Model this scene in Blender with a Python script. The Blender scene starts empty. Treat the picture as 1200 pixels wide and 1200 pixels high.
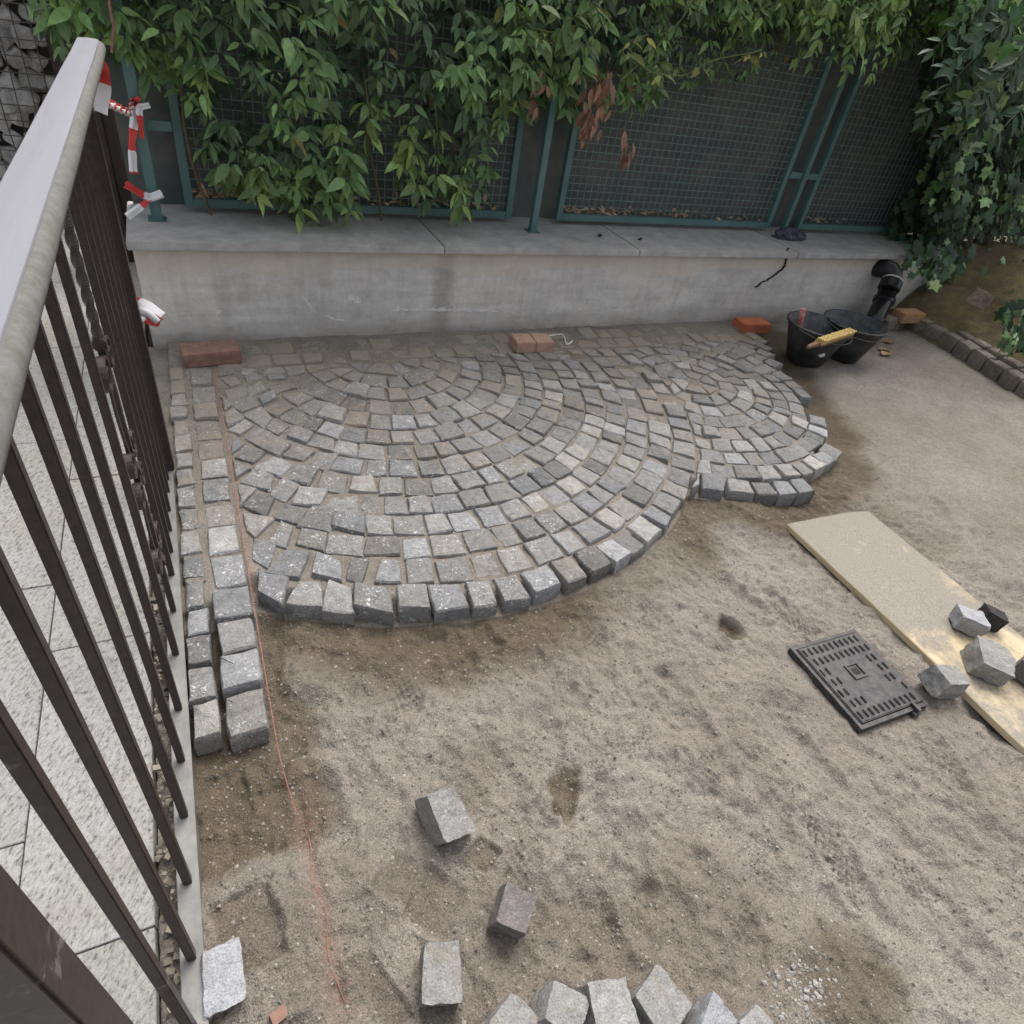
import bpy, bmesh, math, random
import numpy as np
from mathutils import Matrix, Vector, noise as mnoise

rng = np.random.default_rng(7)
random.seed(7)
scene = bpy.context.scene
col = scene.collection

# ------------------------------------------------------------------ camera
CAM_H = 1.45
RC = np.array([[0.906614734, -0.395832623, 0.146172016],
               [-0.148460728, -0.623493071, -0.767603936],
               [0.394979919, 0.674220234, -0.624033605]])   # rows: right, down, forward
FPX = 746.97
cam_d = bpy.data.cameras.new('camera')
cam_d.sensor_width = 36.0
cam_d.lens = FPX / 1200 * 36
cam_d.clip_start = 0.02
cam_d.clip_end = 500
cam = bpy.data.objects.new('camera', cam_d)
col.objects.link(cam)
M = Matrix.Identity(4)
for i in range(3):
    M[i][0] = RC[0][i]; M[i][1] = -RC[1][i]; M[i][2] = -RC[2][i]
M[2][3] = CAM_H
cam.matrix_world = M
scene.camera = cam

# ------------------------------------------------------------------ light
SUN_ELEV, SUN_AZ = math.radians(62), math.radians(40)      # azimuth measured from +Y towards +X
world = bpy.data.worlds.new('World'); scene.world = world; world.use_nodes = True
wn = world.node_tree.nodes; wl = world.node_tree.links
sky = wn.new('ShaderNodeTexSky'); sky.sky_type = 'NISHITA'; sky.sun_disc = False
sky.sun_elevation = SUN_ELEV; sky.sun_rotation = SUN_AZ
sky.air_density = 1.0; sky.dust_density = 6.0; sky.ozone_density = 0.6
bg = wn['Background']; bg.inputs[1].default_value = 0.15
hs = wn.new('ShaderNodeHueSaturation'); hs.inputs['Saturation'].default_value = 0.35
wl.new(sky.outputs[0], hs.inputs['Color']); wl.new(hs.outputs[0], bg.inputs[0])
sd = bpy.data.lights.new('sun', 'SUN'); sd.energy = 1.0; sd.angle = math.radians(35); sd.color = (1.0, 0.965, 0.91)
so = bpy.data.objects.new('sun', sd); col.objects.link(so)
sdir = Vector((math.sin(SUN_AZ) * math.cos(SUN_ELEV), math.cos(SUN_AZ) * math.cos(SUN_ELEV), math.sin(SUN_ELEV)))
so.rotation_euler = sdir.to_track_quat('Z', 'Y').to_euler()
so.location = (0, 0, 10)
vs = scene.view_settings
vs.view_transform = 'Standard'; vs.look = 'None'; vs.gamma = 1; vs.exposure = 0.72
scene.render.resolution_x = 1024; scene.render.resolution_y = 1024

# ------------------------------------------------------------------ pixel -> place
def ray(x, y):
    return RC.T @ np.array([(x - 600) / FPX, (y - 600) / FPX, 1.0])
def gz(x, y, z=0.0):
    d = ray(x, y); t = (z - CAM_H) / d[2]; return np.array([d[0] * t, d[1] * t, z])
def gy(x, y, Y):
    d = ray(x, y); t = Y / d[1]; return np.array([d[0] * t, Y, CAM_H + d[2] * t])

# ------------------------------------------------------------------ materials
def srgb(r, g, b):
    f = lambda c: (c / 255 / 12.92) if c / 255 <= 0.04045 else ((c / 255 + 0.055) / 1.055) ** 2.4
    return (f(r), f(g), f(b), 1)

class NT:
    def __init__(s, name, rough=0.8, metallic=0.0, spec=0.5):
        s.m = bpy.data.materials.new(name); s.m.use_nodes = True
        s.n = s.m.node_tree.nodes; s.l = s.m.node_tree.links
        s.b = s.n['Principled BSDF']
        s.b.inputs['Roughness'].default_value = rough
        s.b.inputs['Metallic'].default_value = metallic
        s.b.inputs['Specular IOR Level'].default_value = spec
        s.co = None; s.h = None
    def link(s, a, b): s.l.new(a, b)
    def coord(s, kind='Object'):
        if s.co is None:
            s.co = s.n.new('ShaderNodeTexCoord').outputs[kind]
        return s.co
    def pos(s):
        return s.n.new('ShaderNodeNewGeometry').outputs['Position']
    def noise(s, scale, detail=4, rough=0.6, vec=None, dist=0.0):
        t = s.n.new('ShaderNodeTexNoise'); t.inputs['Scale'].default_value = scale
        t.inputs['Detail'].default_value = detail; t.inputs['Roughness'].default_value = rough
        t.inputs['Distortion'].default_value = dist
        s.link(vec if vec is not None else s.pos(), t.inputs['Vector']); return t.outputs['Fac']
    def voronoi(s, scale, vec=None, feature='F1', out='Distance'):
        t = s.n.new('ShaderNodeTexVoronoi'); t.feature = feature; t.inputs['Scale'].default_value = scale
        s.link(vec if vec is not None else s.pos(), t.inputs['Vector']); return t.outputs[out]
    def ramp(s, fac, stops, interp='LINEAR'):
        r = s.n.new('ShaderNodeValToRGB'); r.color_ramp.interpolation = interp
        e = r.color_ramp.elements
        while len(e) < len(stops): e.new(0.5)
        for k, (p, c) in enumerate(stops):
            e[k].position = p
            e[k].color = c if isinstance(c, tuple) else (c, c, c, 1)
        s.link(fac, r.inputs[0]); return r.outputs[0]
    def mix(s, fac, a, b, mode='MIX'):
        x = s.n.new('ShaderNodeMix'); x.data_type = 'RGBA'; x.blend_type = mode; x.clamp_factor = True
        for v, k in ((fac, 0), (a, 6), (b, 7)):
            if hasattr(v, 'is_linked') or hasattr(v, 'links'): s.link(v, x.inputs[k])
            else: x.inputs[k].default_value = v
        return x.outputs[2]
    def math(s, op, a, b=0.0):
        x = s.n.new('ShaderNodeMath'); x.operation = op
        for v, k in ((a, 0), (b, 1)):
            if hasattr(v, 'links'): s.link(v, x.inputs[k])
            else: x.inputs[k].default_value = v
        return x.outputs[0]
    def attr(s, name, out='Color'):
        a = s.n.new('ShaderNodeAttribute'); a.attribute_name = name; return a.outputs[out]
    def mapping(s, vec, scale=(1, 1, 1), rot=(0, 0, 0)):
        x = s.n.new('ShaderNodeMapping'); x.inputs['Scale'].default_value = scale; x.inputs['Rotation'].default_value = rot
        s.link(vec, x.inputs[0]); return x.outputs[0]
    def color(s, c):
        if hasattr(c, 'links'): s.link(c, s.b.inputs['Base Color'])
        else: s.b.inputs['Base Color'].default_value = c
    def rough(s, c): s.link(c, s.b.inputs['Roughness'])
    def bump(s, h, strength=0.4, dist=0.01):
        x = s.n.new('ShaderNodeBump'); x.inputs['Strength'].default_value = strength; x.inputs['Distance'].default_value = dist
        s.link(h, x.inputs['Height'])
        if s.h is not None: s.link(s.h, x.inputs['Normal'])
        s.h = x.outputs[0]; s.link(s.h, s.b.inputs['Normal'])

MAT = {}
def mat_sand():
    t = NT('sand', 0.95, 0, 0.2)
    n1 = t.noise(1.3, 5, 0.6); n2 = t.noise(9, 5, 0.65); n3 = t.noise(260, 2, 0.6); n4 = t.voronoi(330)
    n5 = t.noise(45, 4, 0.7)
    base = t.ramp(n1, [(0.3, (0.200, 0.172, 0.143, 1)), (0.52, (0.243, 0.216, 0.185, 1)), (0.72, (0.265, 0.248, 0.214, 1))])
    mid = t.ramp(n2, [(0.32, 0.86), (0.66, 1.06)])
    c = t.mix(1.0, base, mid, 'MULTIPLY')
    m2 = t.ramp(n5, [(0.34, 0.86), (0.62, 1.08)])
    c = t.mix(1.0, c, m2, 'MULTIPLY')
    gr = t.ramp(n3, [(0.30, 0.62), (0.5, 1.0), (0.68, 1.32)])
    c = t.mix(1.0, c, gr, 'MULTIPLY')
    sp = t.ramp(n4, [(0.10, 1.0), (0.19, 0.0)])
    pick = t.ramp(t.noise(120, 1, 0.5), [(0.55, 0.0), (0.62, 1.0)])
    spk = t.math('MULTIPLY', sp, pick)
    c = t.mix(spk, c, (0.46, 0.43, 0.38, 1))
    damp = t.attr('damp', 'Fac')
    dn = t.math('ADD', damp, t.math('MULTIPLY', t.math('SUBTRACT', n2, 0.5), 0.55))
    dm = t.ramp(dn, [(0.22, 0.0), (0.75, 1.0)])
    c2 = t.mix(1.0, c, (0.52, 0.47, 0.40, 1), 'MULTIPLY')
    c = t.mix(dm, c, c2)
    ch = t.attr('chalk', 'Fac')
    c = t.mix(t.math('MULTIPLY', ch, t.ramp(t.noise(70, 3, 0.7), [(0.40, 0.05), (0.66, 0.5)])), c, (0.43, 0.22, 0.17, 1))
    t.color(c)
    t.bump(t.noise(90, 4, 0.7), 0.75, 0.008)
    t.bump(n3, 0.9, 0.0035)
    return t.m
def mat_cobble():
    t = NT('granite_cobble', 0.75, 0, 0.35)
    tint = t.attr('tint'); dust = t.attr('dust', 'Fac')
    n1 = t.noise(38, 4, 0.65); n2 = t.noise(260, 3, 0.65); n3 = t.noise(110, 4, 0.7, dist=0.6); n4 = t.noise(14, 3)
    c = t.mix(1.0, tint, t.ramp(n1, [(0.3, 0.72), (0.5, 1.0), (0.7, 1.2)]), 'MULTIPLY')
    c = t.mix(1.0, c, t.ramp(n2, [(0.3, 0.66), (0.5, 1.0), (0.72, 1.3)]), 'MULTIPLY')
    lime = t.math('MULTIPLY', t.ramp(n3, [(0.56, 0.0), (0.63, 1.0)]), t.ramp(n4, [(0.44, 0.0), (0.58, 1.0)]))
    lime = t.math('MULTIPLY', lime, t.attr('lime', 'Fac'))
    c = t.mix(lime, c, (0.66, 0.66, 0.66, 1))
    dn = t.math('ADD', dust, t.math('MULTIPLY', t.math('SUBTRACT', t.noise(22, 5, 0.7), 0.5), 1.5))
    c = t.mix(t.ramp(dn, [(0.3, 0.0), (0.85, 0.85)]), c, (0.285, 0.235, 0.18, 1))
    t.color(c)
    t.bump(t.noise(50, 6, 0.7), 0.95, 0.010)
    t.bump(n2, 0.6, 0.003)
    return t.m
def mat_plain(name, c, rough=0.6, metallic=0.0, var=0.25, scale=30, bump=0.2, bscale=80, bdist=0.004, spec=0.4, c2=None):
    t = NT(name, rough, metallic, spec)
    n = t.noise(scale, 5, 0.65)
    a = c + (1,) if len(c) == 3 else c
    if c2 is None:
        c_ = t.mix(1.0, a, t.ramp(n, [(0.3, 1 - var), (0.5, 1.0), (0.7, 1 + var)]), 'MULTIPLY')
    else:
        c_ = t.mix(t.ramp(n, [(0.42, 0.0), (0.62, 1.0)]), a, c2 + (1,))
    t.color(c_)
    if bump: t.bump(t.noise(bscale, 4, 0.65), bump, bdist)
    return t.m
def mat_terrace():
    t = NT('bush_hammered_granite', 0.85, 0, 0.3)
    p = t.mapping(t.pos(), (1, 1, 1), (0, 0, 0.5))
    p2 = t.mapping(p, (150, 60, 90))
    n = t.noise(1.0, 3, 0.7, vec=p2)
    n2 = t.noise(60, 4, 0.7); n3 = t.noise(2.2, 4, 0.6); n4 = t.noise(320, 2, 0.6)
    c = t.ramp(n, [(0.34, (0.16, 0.155, 0.15, 1)), (0.43, (0.34, 0.335, 0.325, 1)), (0.58, (0.44, 0.435, 0.425, 1))])
    c = t.mix(1.0, c, t.ramp(n3, [(0.3, (0.82, 0.79, 0.72, 1)), (0.7, (1.02, 1.03, 1.06, 1))]), 'MULTIPLY')
    c = t.mix(1.0, c, t.ramp(n4, [(0.3, 0.8), (0.7, 1.12)]), 'MULTIPLY')
    c = t.mix(t.ramp(n2, [(0.60, 0.0), (0.78, 0.4)]), c, (0.36, 0.33, 0.26, 1))
    oi = t.n.new('ShaderNodeObjectInfo'); c = t.mix(1.0, c, t.ramp(oi.outputs['Random'], [(0.0, (0.86, 0.85, 0.82, 1)), (1.0, (1.06, 1.06, 1.07, 1))]), 'MULTIPLY')
    sn = t.noise(5, 5, 0.7); c = t.mix(t.ramp(sn, [(0.55, 0.0), (0.75, 0.45)]), c, (0.27, 0.25, 0.21, 1))
    t.color(c); t.bump(n, 0.7, 0.006); return t.m
def mat_wall():
    t = NT('stained_concrete', 0.9, 0, 0.25)
    n1 = t.noise(1.6, 6, 0.62); n2 = t.noise(7, 6, 0.7); n3 = t.noise(60, 4, 0.7)
    c = t.ramp(n1, [(0.32, (0.53, 0.505, 0.475, 1)), (0.5, (0.61, 0.59, 0.56, 1)), (0.68, (0.66, 0.62, 0.565, 1))])
    c = t.mix(1.0, c, t.ramp(n2, [(0.3, 0.78), (0.5, 1.0), (0.72, 1.08)]), 'MULTIPLY')
    c = t.mix(1.0, c, t.ramp(n3, [(0.3, 0.90), (0.7, 1.06)]), 'MULTIPLY')
    sep = t.n.new('ShaderNodeSeparateXYZ'); t.link(t.pos(), sep.inputs[0])
    # damp tide mark and splashed mud at the foot, drip below the coping joint
    low = t.math('ADD', t.math('MULTIPLY', sep.outputs[2], -4.5), t.math('MULTIPLY', n2, 1.3))
    c = t.mix(t.ramp(low, [(0.2, 0.0), (0.75, 0.75)]), c, (0.235, 0.205, 0.165, 1))
    stv = t.noise(1.0, 5, 0.65, vec=t.mapping(t.pos(), (16, 1, 1.6))); c = t.mix(t.ramp(stv, [(0.50, 0.0), (0.72, 0.55)]), c, (0.42, 0.395, 0.36, 1))
    trw = t.noise(1.0, 5, 0.6, vec=t.mapping(t.pos(), (3.0, 1, 22), (0, 0.35, 0))); c = t.mix(1.0, c, t.ramp(trw, [(0.34, 0.90), (0.66, 1.08)]), 'MULTIPLY')
    dx = t.math('ABSOLUTE', t.math('SUBTRACT', sep.outputs[0], 1.14))
    st = t.ramp(t.math('ADD', dx, t.math('MULTIPLY', t.math('SUBTRACT', n2, 0.5), 0.12)), [(0.02, 0.55), (0.075, 0.0)])
    c = t.mix(st, c, (0.25, 0.235, 0.20, 1))
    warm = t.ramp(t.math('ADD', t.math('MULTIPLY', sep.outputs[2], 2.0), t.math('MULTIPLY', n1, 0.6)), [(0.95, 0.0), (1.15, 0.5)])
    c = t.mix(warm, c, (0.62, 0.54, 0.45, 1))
    t.color(c); t.bump(n2, 0.35, 0.02); t.bump(n3, 0.35, 0.004); return t.m
def mat_leaf(name, trans=0.35):
    t = NT(name, 0.5, 0, 0.4)
    c = t.attr('tint')
    c = t.mix(1.0, c, t.ramp(t.noise(40, 3), [(0.3, 0.75), (0.7, 1.2)]), 'MULTIPLY')
    t.color(c)
    tr = t.n.new('ShaderNodeBsdfTranslucent'); t.link(t.mix(1.0, c, (1.35, 1.4, 0.6, 1), 'MULTIPLY'), tr.inputs[0])
    mx = t.n.new('ShaderNodeMixShader'); mx.inputs[0].default_value = trans
    out = t.n['Material Output']
    t.link(t.b.outputs[0], mx.inputs[1]); t.link(tr.outputs[0], mx.inputs[2]); t.link(mx.outputs[0], out.inputs[0])
    return t.m
def mat_wood():
    t = NT('raw_plank_wood', 0.8, 0, 0.3)
    p = t.mapping(t.pos(), (30, 1.6, 30)); g = t.noise(1.0, 5, 0.6, vec=p, dist=0.5)
    c = t.ramp(g, [(0.3, (0.40, 0.31, 0.185, 1)), (0.5, (0.50, 0.41, 0.265, 1)), (0.7, (0.55, 0.47, 0.32, 1))])
    d = t.math('ADD', t.noise(3.2, 6, 0.7), t.math('MULTIPLY', t.noise(60, 4, 0.7), 0.22))
    sep = t.n.new('ShaderNodeSeparateXYZ'); t.link(t.n.new('ShaderNodeNewGeometry').outputs['Normal'], sep.inputs[0])
    px = t.n.new('ShaderNodeSeparateXYZ'); t.link(t.pos(), px.inputs[0])
    fade = t.ramp(px.outputs[1], [(0.55, 0.0), (0.95, 0.2)])
    dustf = t.math('MULTIPLY', t.ramp(t.math('ADD', d, fade), [(0.54, 0.0), (0.68, 0.95)]), t.ramp(sep.outputs[2], [(0.6, 0.0), (0.9, 1.0)]))
    c = t.mix(dustf, c, t.ramp(t.noise(280, 2), [(0.35, (0.165, 0.150, 0.128, 1)), (0.65, (0.30, 0.278, 0.243, 1))]))
    t.color(c); t.bump(t.noise(200, 3, 0.7), 0.4, 0.003); t.bump(g, 0.25, 0.003); return t.m
def mat_tape():
    t = NT('barrier_tape_plastic', 0.35, 0, 0.5)
    s = t.attr('stripe', 'Fac')
    t.color(t.ramp(s, [(0.0, (0.80, 0.80, 0.82, 1)), (0.5, (0.66, 0.045, 0.04, 1))], 'CONSTANT'))
    return t.m
def mat_railing():
    t = NT('brown_painted_iron', 0.42, 0.0, 0.5)
    n = t.noise(14, 5, 0.7); n2 = t.noise(90, 3)
    c = t.ramp(n2, [(0.3, (0.026, 0.017, 0.016, 1)), (0.7, (0.050, 0.033, 0.031, 1))])
    c = t.mix(t.ramp(n, [(0.66, 0.0), (0.72, 0.8)]), c, (0.20, 0.19, 0.18, 1))
    t.color(c); t.bump(n2, 0.2, 0.002); return t.m
def mat_fence():
    t = NT('weathered_green_steel', 0.5, 0.0, 0.5)
    n = t.noise(18, 5, 0.7); n2 = t.noise(5, 4)
    c = t.ramp(n2, [(0.3, (0.070, 0.150, 0.145, 1)), (0.7, (0.105, 0.195, 0.185, 1))])
    c = t.mix(t.ramp(n, [(0.62, 0.0), (0.72, 0.85)]), c, (0.13, 0.085, 0.055, 1))
    t.color(c); t.bump(n, 0.2, 0.003); return t.m
def mat_handrail():
    t = NT('weathered_handrail_paint', 0.75, 0, 0.2)
    p = t.mapping(t.pos(), (60, 3, 60)); g = t.noise(1.0, 4, 0.65, vec=p); n = t.noise(75, 5, 0.75)
    c = t.ramp(g, [(0.3, (0.205, 0.205, 0.228, 1)), (0.55, (0.225, 0.225, 0.248, 1)), (0.75, (0.24, 0.24, 0.262, 1))])
    sx = t.n.new('ShaderNodeSeparateXYZ'); t.link(t.pos(), sx.inputs[0])
    edge = t.ramp(t.math('ADD', t.math('MULTIPLY', sx.outputs[0], 100), t.math('ADD', 12.9, t.math('MULTIPLY', n, 0.15))), [(0.45, 0.0), (0.62, 0.9)])
    c = t.mix(edge, c, t.ramp(n, [(0.35, (0.105, 0.095, 0.078, 1)), (0.6, (0.15, 0.152, 0.14, 1))]))
    t.color(c); t.bump(t.noise(300, 3), 0.12, 0.001); return t.m

MAT['sand'] = mat_sand(); MAT['cobble'] = mat_cobble(); MAT['terrace'] = mat_terrace(); MAT['wall'] = mat_wall()
MAT['leaf'] = mat_leaf('creeper_leaf', 0.4); MAT['ivy'] = mat_leaf('ivy_leaf', 0.2); MAT['dead'] = mat_leaf('dead_leaf', 0.15)
MAT['wood'] = mat_wood(); MAT['tape'] = mat_tape(); MAT['rail'] = mat_railing(); MAT['fence'] = mat_fence(); MAT['handrail'] = mat_handrail()
MAT['coping'] = mat_plain('grey_coping_stone', (0.40, 0.385, 0.37), 0.85, var=0.22, scale=12, bump=0.35, bscale=60)
MAT['plate'] = mat_plain('dull_zinc_plate', (0.20, 0.195, 0.185), 0.55, 0.35, var=0.25, scale=18, bump=0.15)
MAT['brick_dark'] = mat_plain('brown_red_brick', (0.235, 0.135, 0.105), 0.9, var=0.3, scale=25, bump=0.6, bscale=45)
MAT['brick_pink'] = mat_plain('pale_clay_brick', (0.40, 0.255, 0.19), 0.9, var=0.2, scale=25, bump=0.5, bscale=70)
MAT['brick_orange'] = mat_plain('orange_clay_brick', (0.42, 0.13, 0.065), 0.9, var=0.2, scale=25, bump=0.5, bscale=70)
MAT['brick_tan'] = mat_plain('tan_clay_brick', (0.40, 0.23, 0.12), 0.9, var=0.2, scale=25, bump=0.5, bscale=70)
MAT['iron'] = mat_plain('cast_iron_cover', (0.036, 0.036, 0.040), 0.45, 0.2, var=0.3, scale=40, bump=0.4, bscale=150, c2=(0.075, 0.07, 0.066))
MAT['rubber'] = mat_plain('black_bucket_rubber', (0.016, 0.017, 0.019), 0.5, var=0.4, scale=12, bump=0.1, c2=(0.045, 0.045, 0.045))
MAT['rubber_in'] = mat_plain('mortar_smeared_rubber', (0.055, 0.062, 0.07), 0.7, var=0.3, scale=14, bump=0.2, c2=(0.13, 0.13, 0.13))
MAT['pipe'] = mat_plain('black_drain_plastic', (0.014, 0.014, 0.017), 0.3, var=0.3, bump=0.05, spec=0.5)
MAT['bristle'] = mat_plain('yellow_bristle', (0.60, 0.44, 0.17), 0.85, var=0.15, scale=120, bump=0)
MAT['handle_wood'] = mat_plain('brown_tool_wood', (0.16, 0.085, 0.045), 0.6, var=0.2)
MAT['red'] = mat_plain('red_tool_plastic', (0.45, 0.05, 0.045), 0.4, var=0.15, c2=(0.5, 0.3, 0.28))
MAT['steel'] = mat_plain('dull_tool_steel', (0.35, 0.35, 0.36), 0.4, 0.7, var=0.2)
MAT['white'] = mat_plain('dirty_white_paint', (0.66, 0.65, 0.62), 0.6, var=0.15)
MAT['dark_cloth'] = mat_plain('dark_crumpled_cloth', (0.035, 0.037, 0.05), 0.8, var=0.3, c2=(0.10, 0.10, 0.14))
MAT['net'] = mat_plain('dark_shade_net', (0.095, 0.115, 0.112), 0.95, var=0.3, scale=6, bump=0.6, bscale=300, c2=(0.15, 0.145, 0.135))
MAT['soil'] = mat_plain('brown_soil', (0.115, 0.085, 0.052), 0.95, var=0.4, scale=18, bump=0.9, bscale=70, bdist=0.012, c2=(0.16, 0.135, 0.06))
MAT['stem'] = mat_plain('woody_stem', (0.15, 0.105, 0.07), 0.9, var=0.3)
MAT['green_stem'] = mat_plain('green_stem', (0.13, 0.15, 0.065), 0.7, var=0.3)
MAT['wire'] = mat_plain('rusty_wire', (0.10, 0.09, 0.08), 0.6, 0.4, var=0.3)
MAT['mesh_wire'] = mat_plain('green_wire', (0.15, 0.215, 0.20), 0.5, 0.0, var=0.3)
MAT['brown_panel'] = mat_plain('dark_brown_gate_paint', (0.040, 0.026, 0.023), 0.55, var=0.3, scale=20)
MAT['string'] = mat_plain('red_mason_line', (0.29, 0.135, 0.105), 0.8, var=0.3, scale=60)
MAT['pebble'] = NT('pebble', 0.9, 0, 0.2).m
_t = NT('pebble_grit', 0.9, 0, 0.2); _t.color(_t.attr('tint')); MAT['pebble'] = _t.m
MAT['gap'] = mat_plain('dark_crack', (0.03, 0.027, 0.024), 0.95, bump=0)
MAT['smear'] = mat_plain('white_lime_smear', (0.60, 0.59, 0.57), 0.9, var=0.2, scale=60, c2=(0.74, 0.73, 0.71))
MAT['rock'] = mat_plain('reddish_rock', (0.22, 0.165, 0.125), 0.9, var=0.3, bump=0.6, bscale=40)

# ------------------------------------------------------------------ helpers
def tag(o, label=None, cat=None, group=None, kind=None):
    if label: o['label'] = label
    if cat: o['category'] = cat
    if group: o['group'] = group
    if kind: o['kind'] = kind
    return o
def empty(name, loc=(0, 0, 0)):
    o = bpy.data.objects.new(name, None); o.empty_display_size = 0.05; o.location = loc; col.objects.link(o); return o
def link(name, me, mat, parent=None):
    if mat and not me.materials: me.materials.append(mat)
    o = bpy.data.objects.new(name, me); col.objects.link(o)
    if parent is not None:
        o.parent = parent
        w = parent.matrix_world.copy() if False else world_loc(parent)
        o.matrix_parent_inverse = Matrix.Translation(-w)
    return o
def world_loc(o):
    v = Vector(o.location)
    if o.parent is not None and o.matrix_parent_inverse == Matrix.Identity(4): v = v + world_loc(o.parent)
    return v
def mk(name, V, F, mat, parent=None, smooth=False, sharp=None, attrs=None):
    me = bpy.data.meshes.new(name)
    me.from_pydata([tuple(map(float, v)) for v in V], [], [tuple(map(int, f)) for f in F]); me.update()
    if smooth:
        me.polygons.foreach_set('use_smooth', [True] * len(me.polygons))
        if sharp: me.set_sharp_from_angle(angle=math.radians(sharp))
    for an, (typ, data) in (attrs or {}).items():
        a = me.attributes.new(an, typ, 'POINT')
        if typ == 'FLOAT': a.data.foreach_set('value', np.asarray(data, dtype=np.float32).ravel())
        else: a.data.foreach_set('color', np.asarray(data, dtype=np.float32).ravel())
    return link(name, me, mat, parent)
class MB:
    def __init__(s): s.v = []; s.f = []
    def add(s, V, F):
        k = len(s.v); s.v += [tuple(v) for v in V]; s.f += [tuple(i + k for i in f) for f in F]; return s
    def box(s, c, d, rot=None):
        h = np.array(d) / 2
        P = np.array([(x, y, z) for x in (-1, 1) for y in (-1, 1) for z in (-1, 1)]) * h
        if rot is not None: P = P @ np.array(rot).T
        return s.add(P + np.array(c), [(0, 1, 3, 2), (4, 6, 7, 5), (0, 4, 5, 1), (2, 3, 7, 6), (0, 2, 6, 4), (1, 5, 7, 3)])
    def bar(s, a, b, w, d, up=(0, 1, 0)):
        a = np.array(a, float); b = np.array(b, float); z = b - a; L = np.linalg.norm(z); z /= L
        x = np.cross(np.array(up, float), z); x /= np.linalg.norm(x); y = np.cross(z, x)
        return s.box((a + b) / 2, (w, d, L), np.array([x, y, z]).T)
    def tube(s, pts, r, n=8, cap=True):
        pts = [np.array(p, float) for p in pts]; rs = r if hasattr(r, '__len__') else [r] * len(pts)
        V = []; F = []; x = None
        for i, p in enumerate(pts):
            t = pts[min(i + 1, len(pts) - 1)] - pts[max(i - 1, 0)]; t /= np.linalg.norm(t) + 1e-9
            if x is None:
                x = np.cross(t, (0.3, 0.2, 0.9)); 
                if np.linalg.norm(x) < 1e-3: x = np.cross(t, (1, 0, 0))
            x = x - t * (x @ t); x /= np.linalg.norm(x); y = np.cross(t, x)
            for k in range(n):
                a = 2 * math.pi * k / n; V.append(p + rs[i] * (math.cos(a) * x + math.sin(a) * y))
        for i in range(len(pts) - 1):
            for k in range(n):
                F.append((i * n + k, i * n + (k + 1) % n, (i + 1) * n + (k + 1) % n, (i + 1) * n + k))
        if cap: F.append(tuple(range(n))[::-1]); F.append(tuple(range((len(pts) - 1) * n, len(pts) * n)))
        return s.add(V, F)
    def lathe(s, prof, n=32, c=(0, 0, 0)):
        V = []; F = []
        for (r, z) in prof:
            for k in range(n):
                a = 2 * math.pi * k / n; V.append((c[0] + r * math.cos(a), c[1] + r * math.sin(a), c[2] + z))
        for i in range(len(prof) - 1):
            for k in range(n): F.append((i * n + k, i * n + (k + 1) % n, (i + 1) * n + (k + 1) % n, (i + 1) * n + k))
        return s.add(V, F)
    def build(s, name, mat, parent=None, smooth=False, sharp=30, bevel=0.0):
        o = mk(name, s.v, s.f, mat, parent, smooth, sharp if smooth else None)
        if bevel:
            bm = bmesh.new(); bm.from_mesh(o.data)
            bmesh.ops.bevel(bm, geom=bm.edges[:], offset=bevel, segments=2, affect='EDGES', clamp_overlap=True)
            bm.to_mesh(o.data); bm.free()
            o.data.polygons.foreach_set('use_smooth', [True] * len(o.data.polygons)); o.data.set_sharp_from_angle(angle=math.radians(50))
        return o
def rotz(a): return np.array([[math.cos(a), -math.sin(a), 0], [math.sin(a), math.cos(a), 0], [0, 0, 1]])
def rot_axis(ax, a):
    return np.array(Matrix.Rotation(a, 3, Vector(ax)))

# value noise in numpy
_tab = rng.random((256, 256))
def vnoise(x, y):
    xi = np.floor(x).astype(int); yi = np.floor(y).astype(int); fx = x - xi; fy = y - yi
    fx = fx * fx * (3 - 2 * fx); fy = fy * fy * (3 - 2 * fy)
    g = lambda i, j: _tab[i % 256, j % 256]
    return (g(xi, yi) * (1 - fx) + g(xi + 1, yi) * fx) * (1 - fy) + (g(xi, yi + 1) * (1 - fx) + g(xi + 1, yi + 1) * fx) * fy
def fbm(x, y, s, o=4, r=0.5):
    t = 0; a = 1; w = 0
    for k in range(o):
        t = t + a * (vnoise(x * s + 17.3 * k, y * s + 9.1 * k) - 0.5) * 2; w += a; a *= r; s *= 2.03
    return t / w

# ------------------------------------------------------------------ paving outline and sand surface
def cyL(R): return 2.75 - (R - 0.45) / 0.94 * 0.20
LCX, LR = 0.765, 1.39
arcL = [(LCX + LR * math.sin(a), cyL(LR) - LR * math.cos(a)) for a in np.linspace(-0.565, 0.66, 26)]
OUT_R = [(1.66, 1.50), (1.712, 1.512), (1.779, 1.456), (1.905, 1.427), (2.039, 1.408), (2.159, 1.387), (2.30, 1.42), (2.392, 1.468), (2.523, 1.505), (2.635, 1.542),
         (2.677, 1.664), (2.771, 1.778), (2.816, 1.918), (2.93, 2.10), (2.971, 2.281), (3.10, 2.50), (3.20, 2.746), (3.30, 2.90), (3.30, 3.06)]
OUTLINE = np.array([(-0.30, 3.2), (-0.30, 1.36), (0.0, 1.36), (0.0, 1.42)] + arcL + OUT_R + [(3.30, 3.2)])
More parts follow.
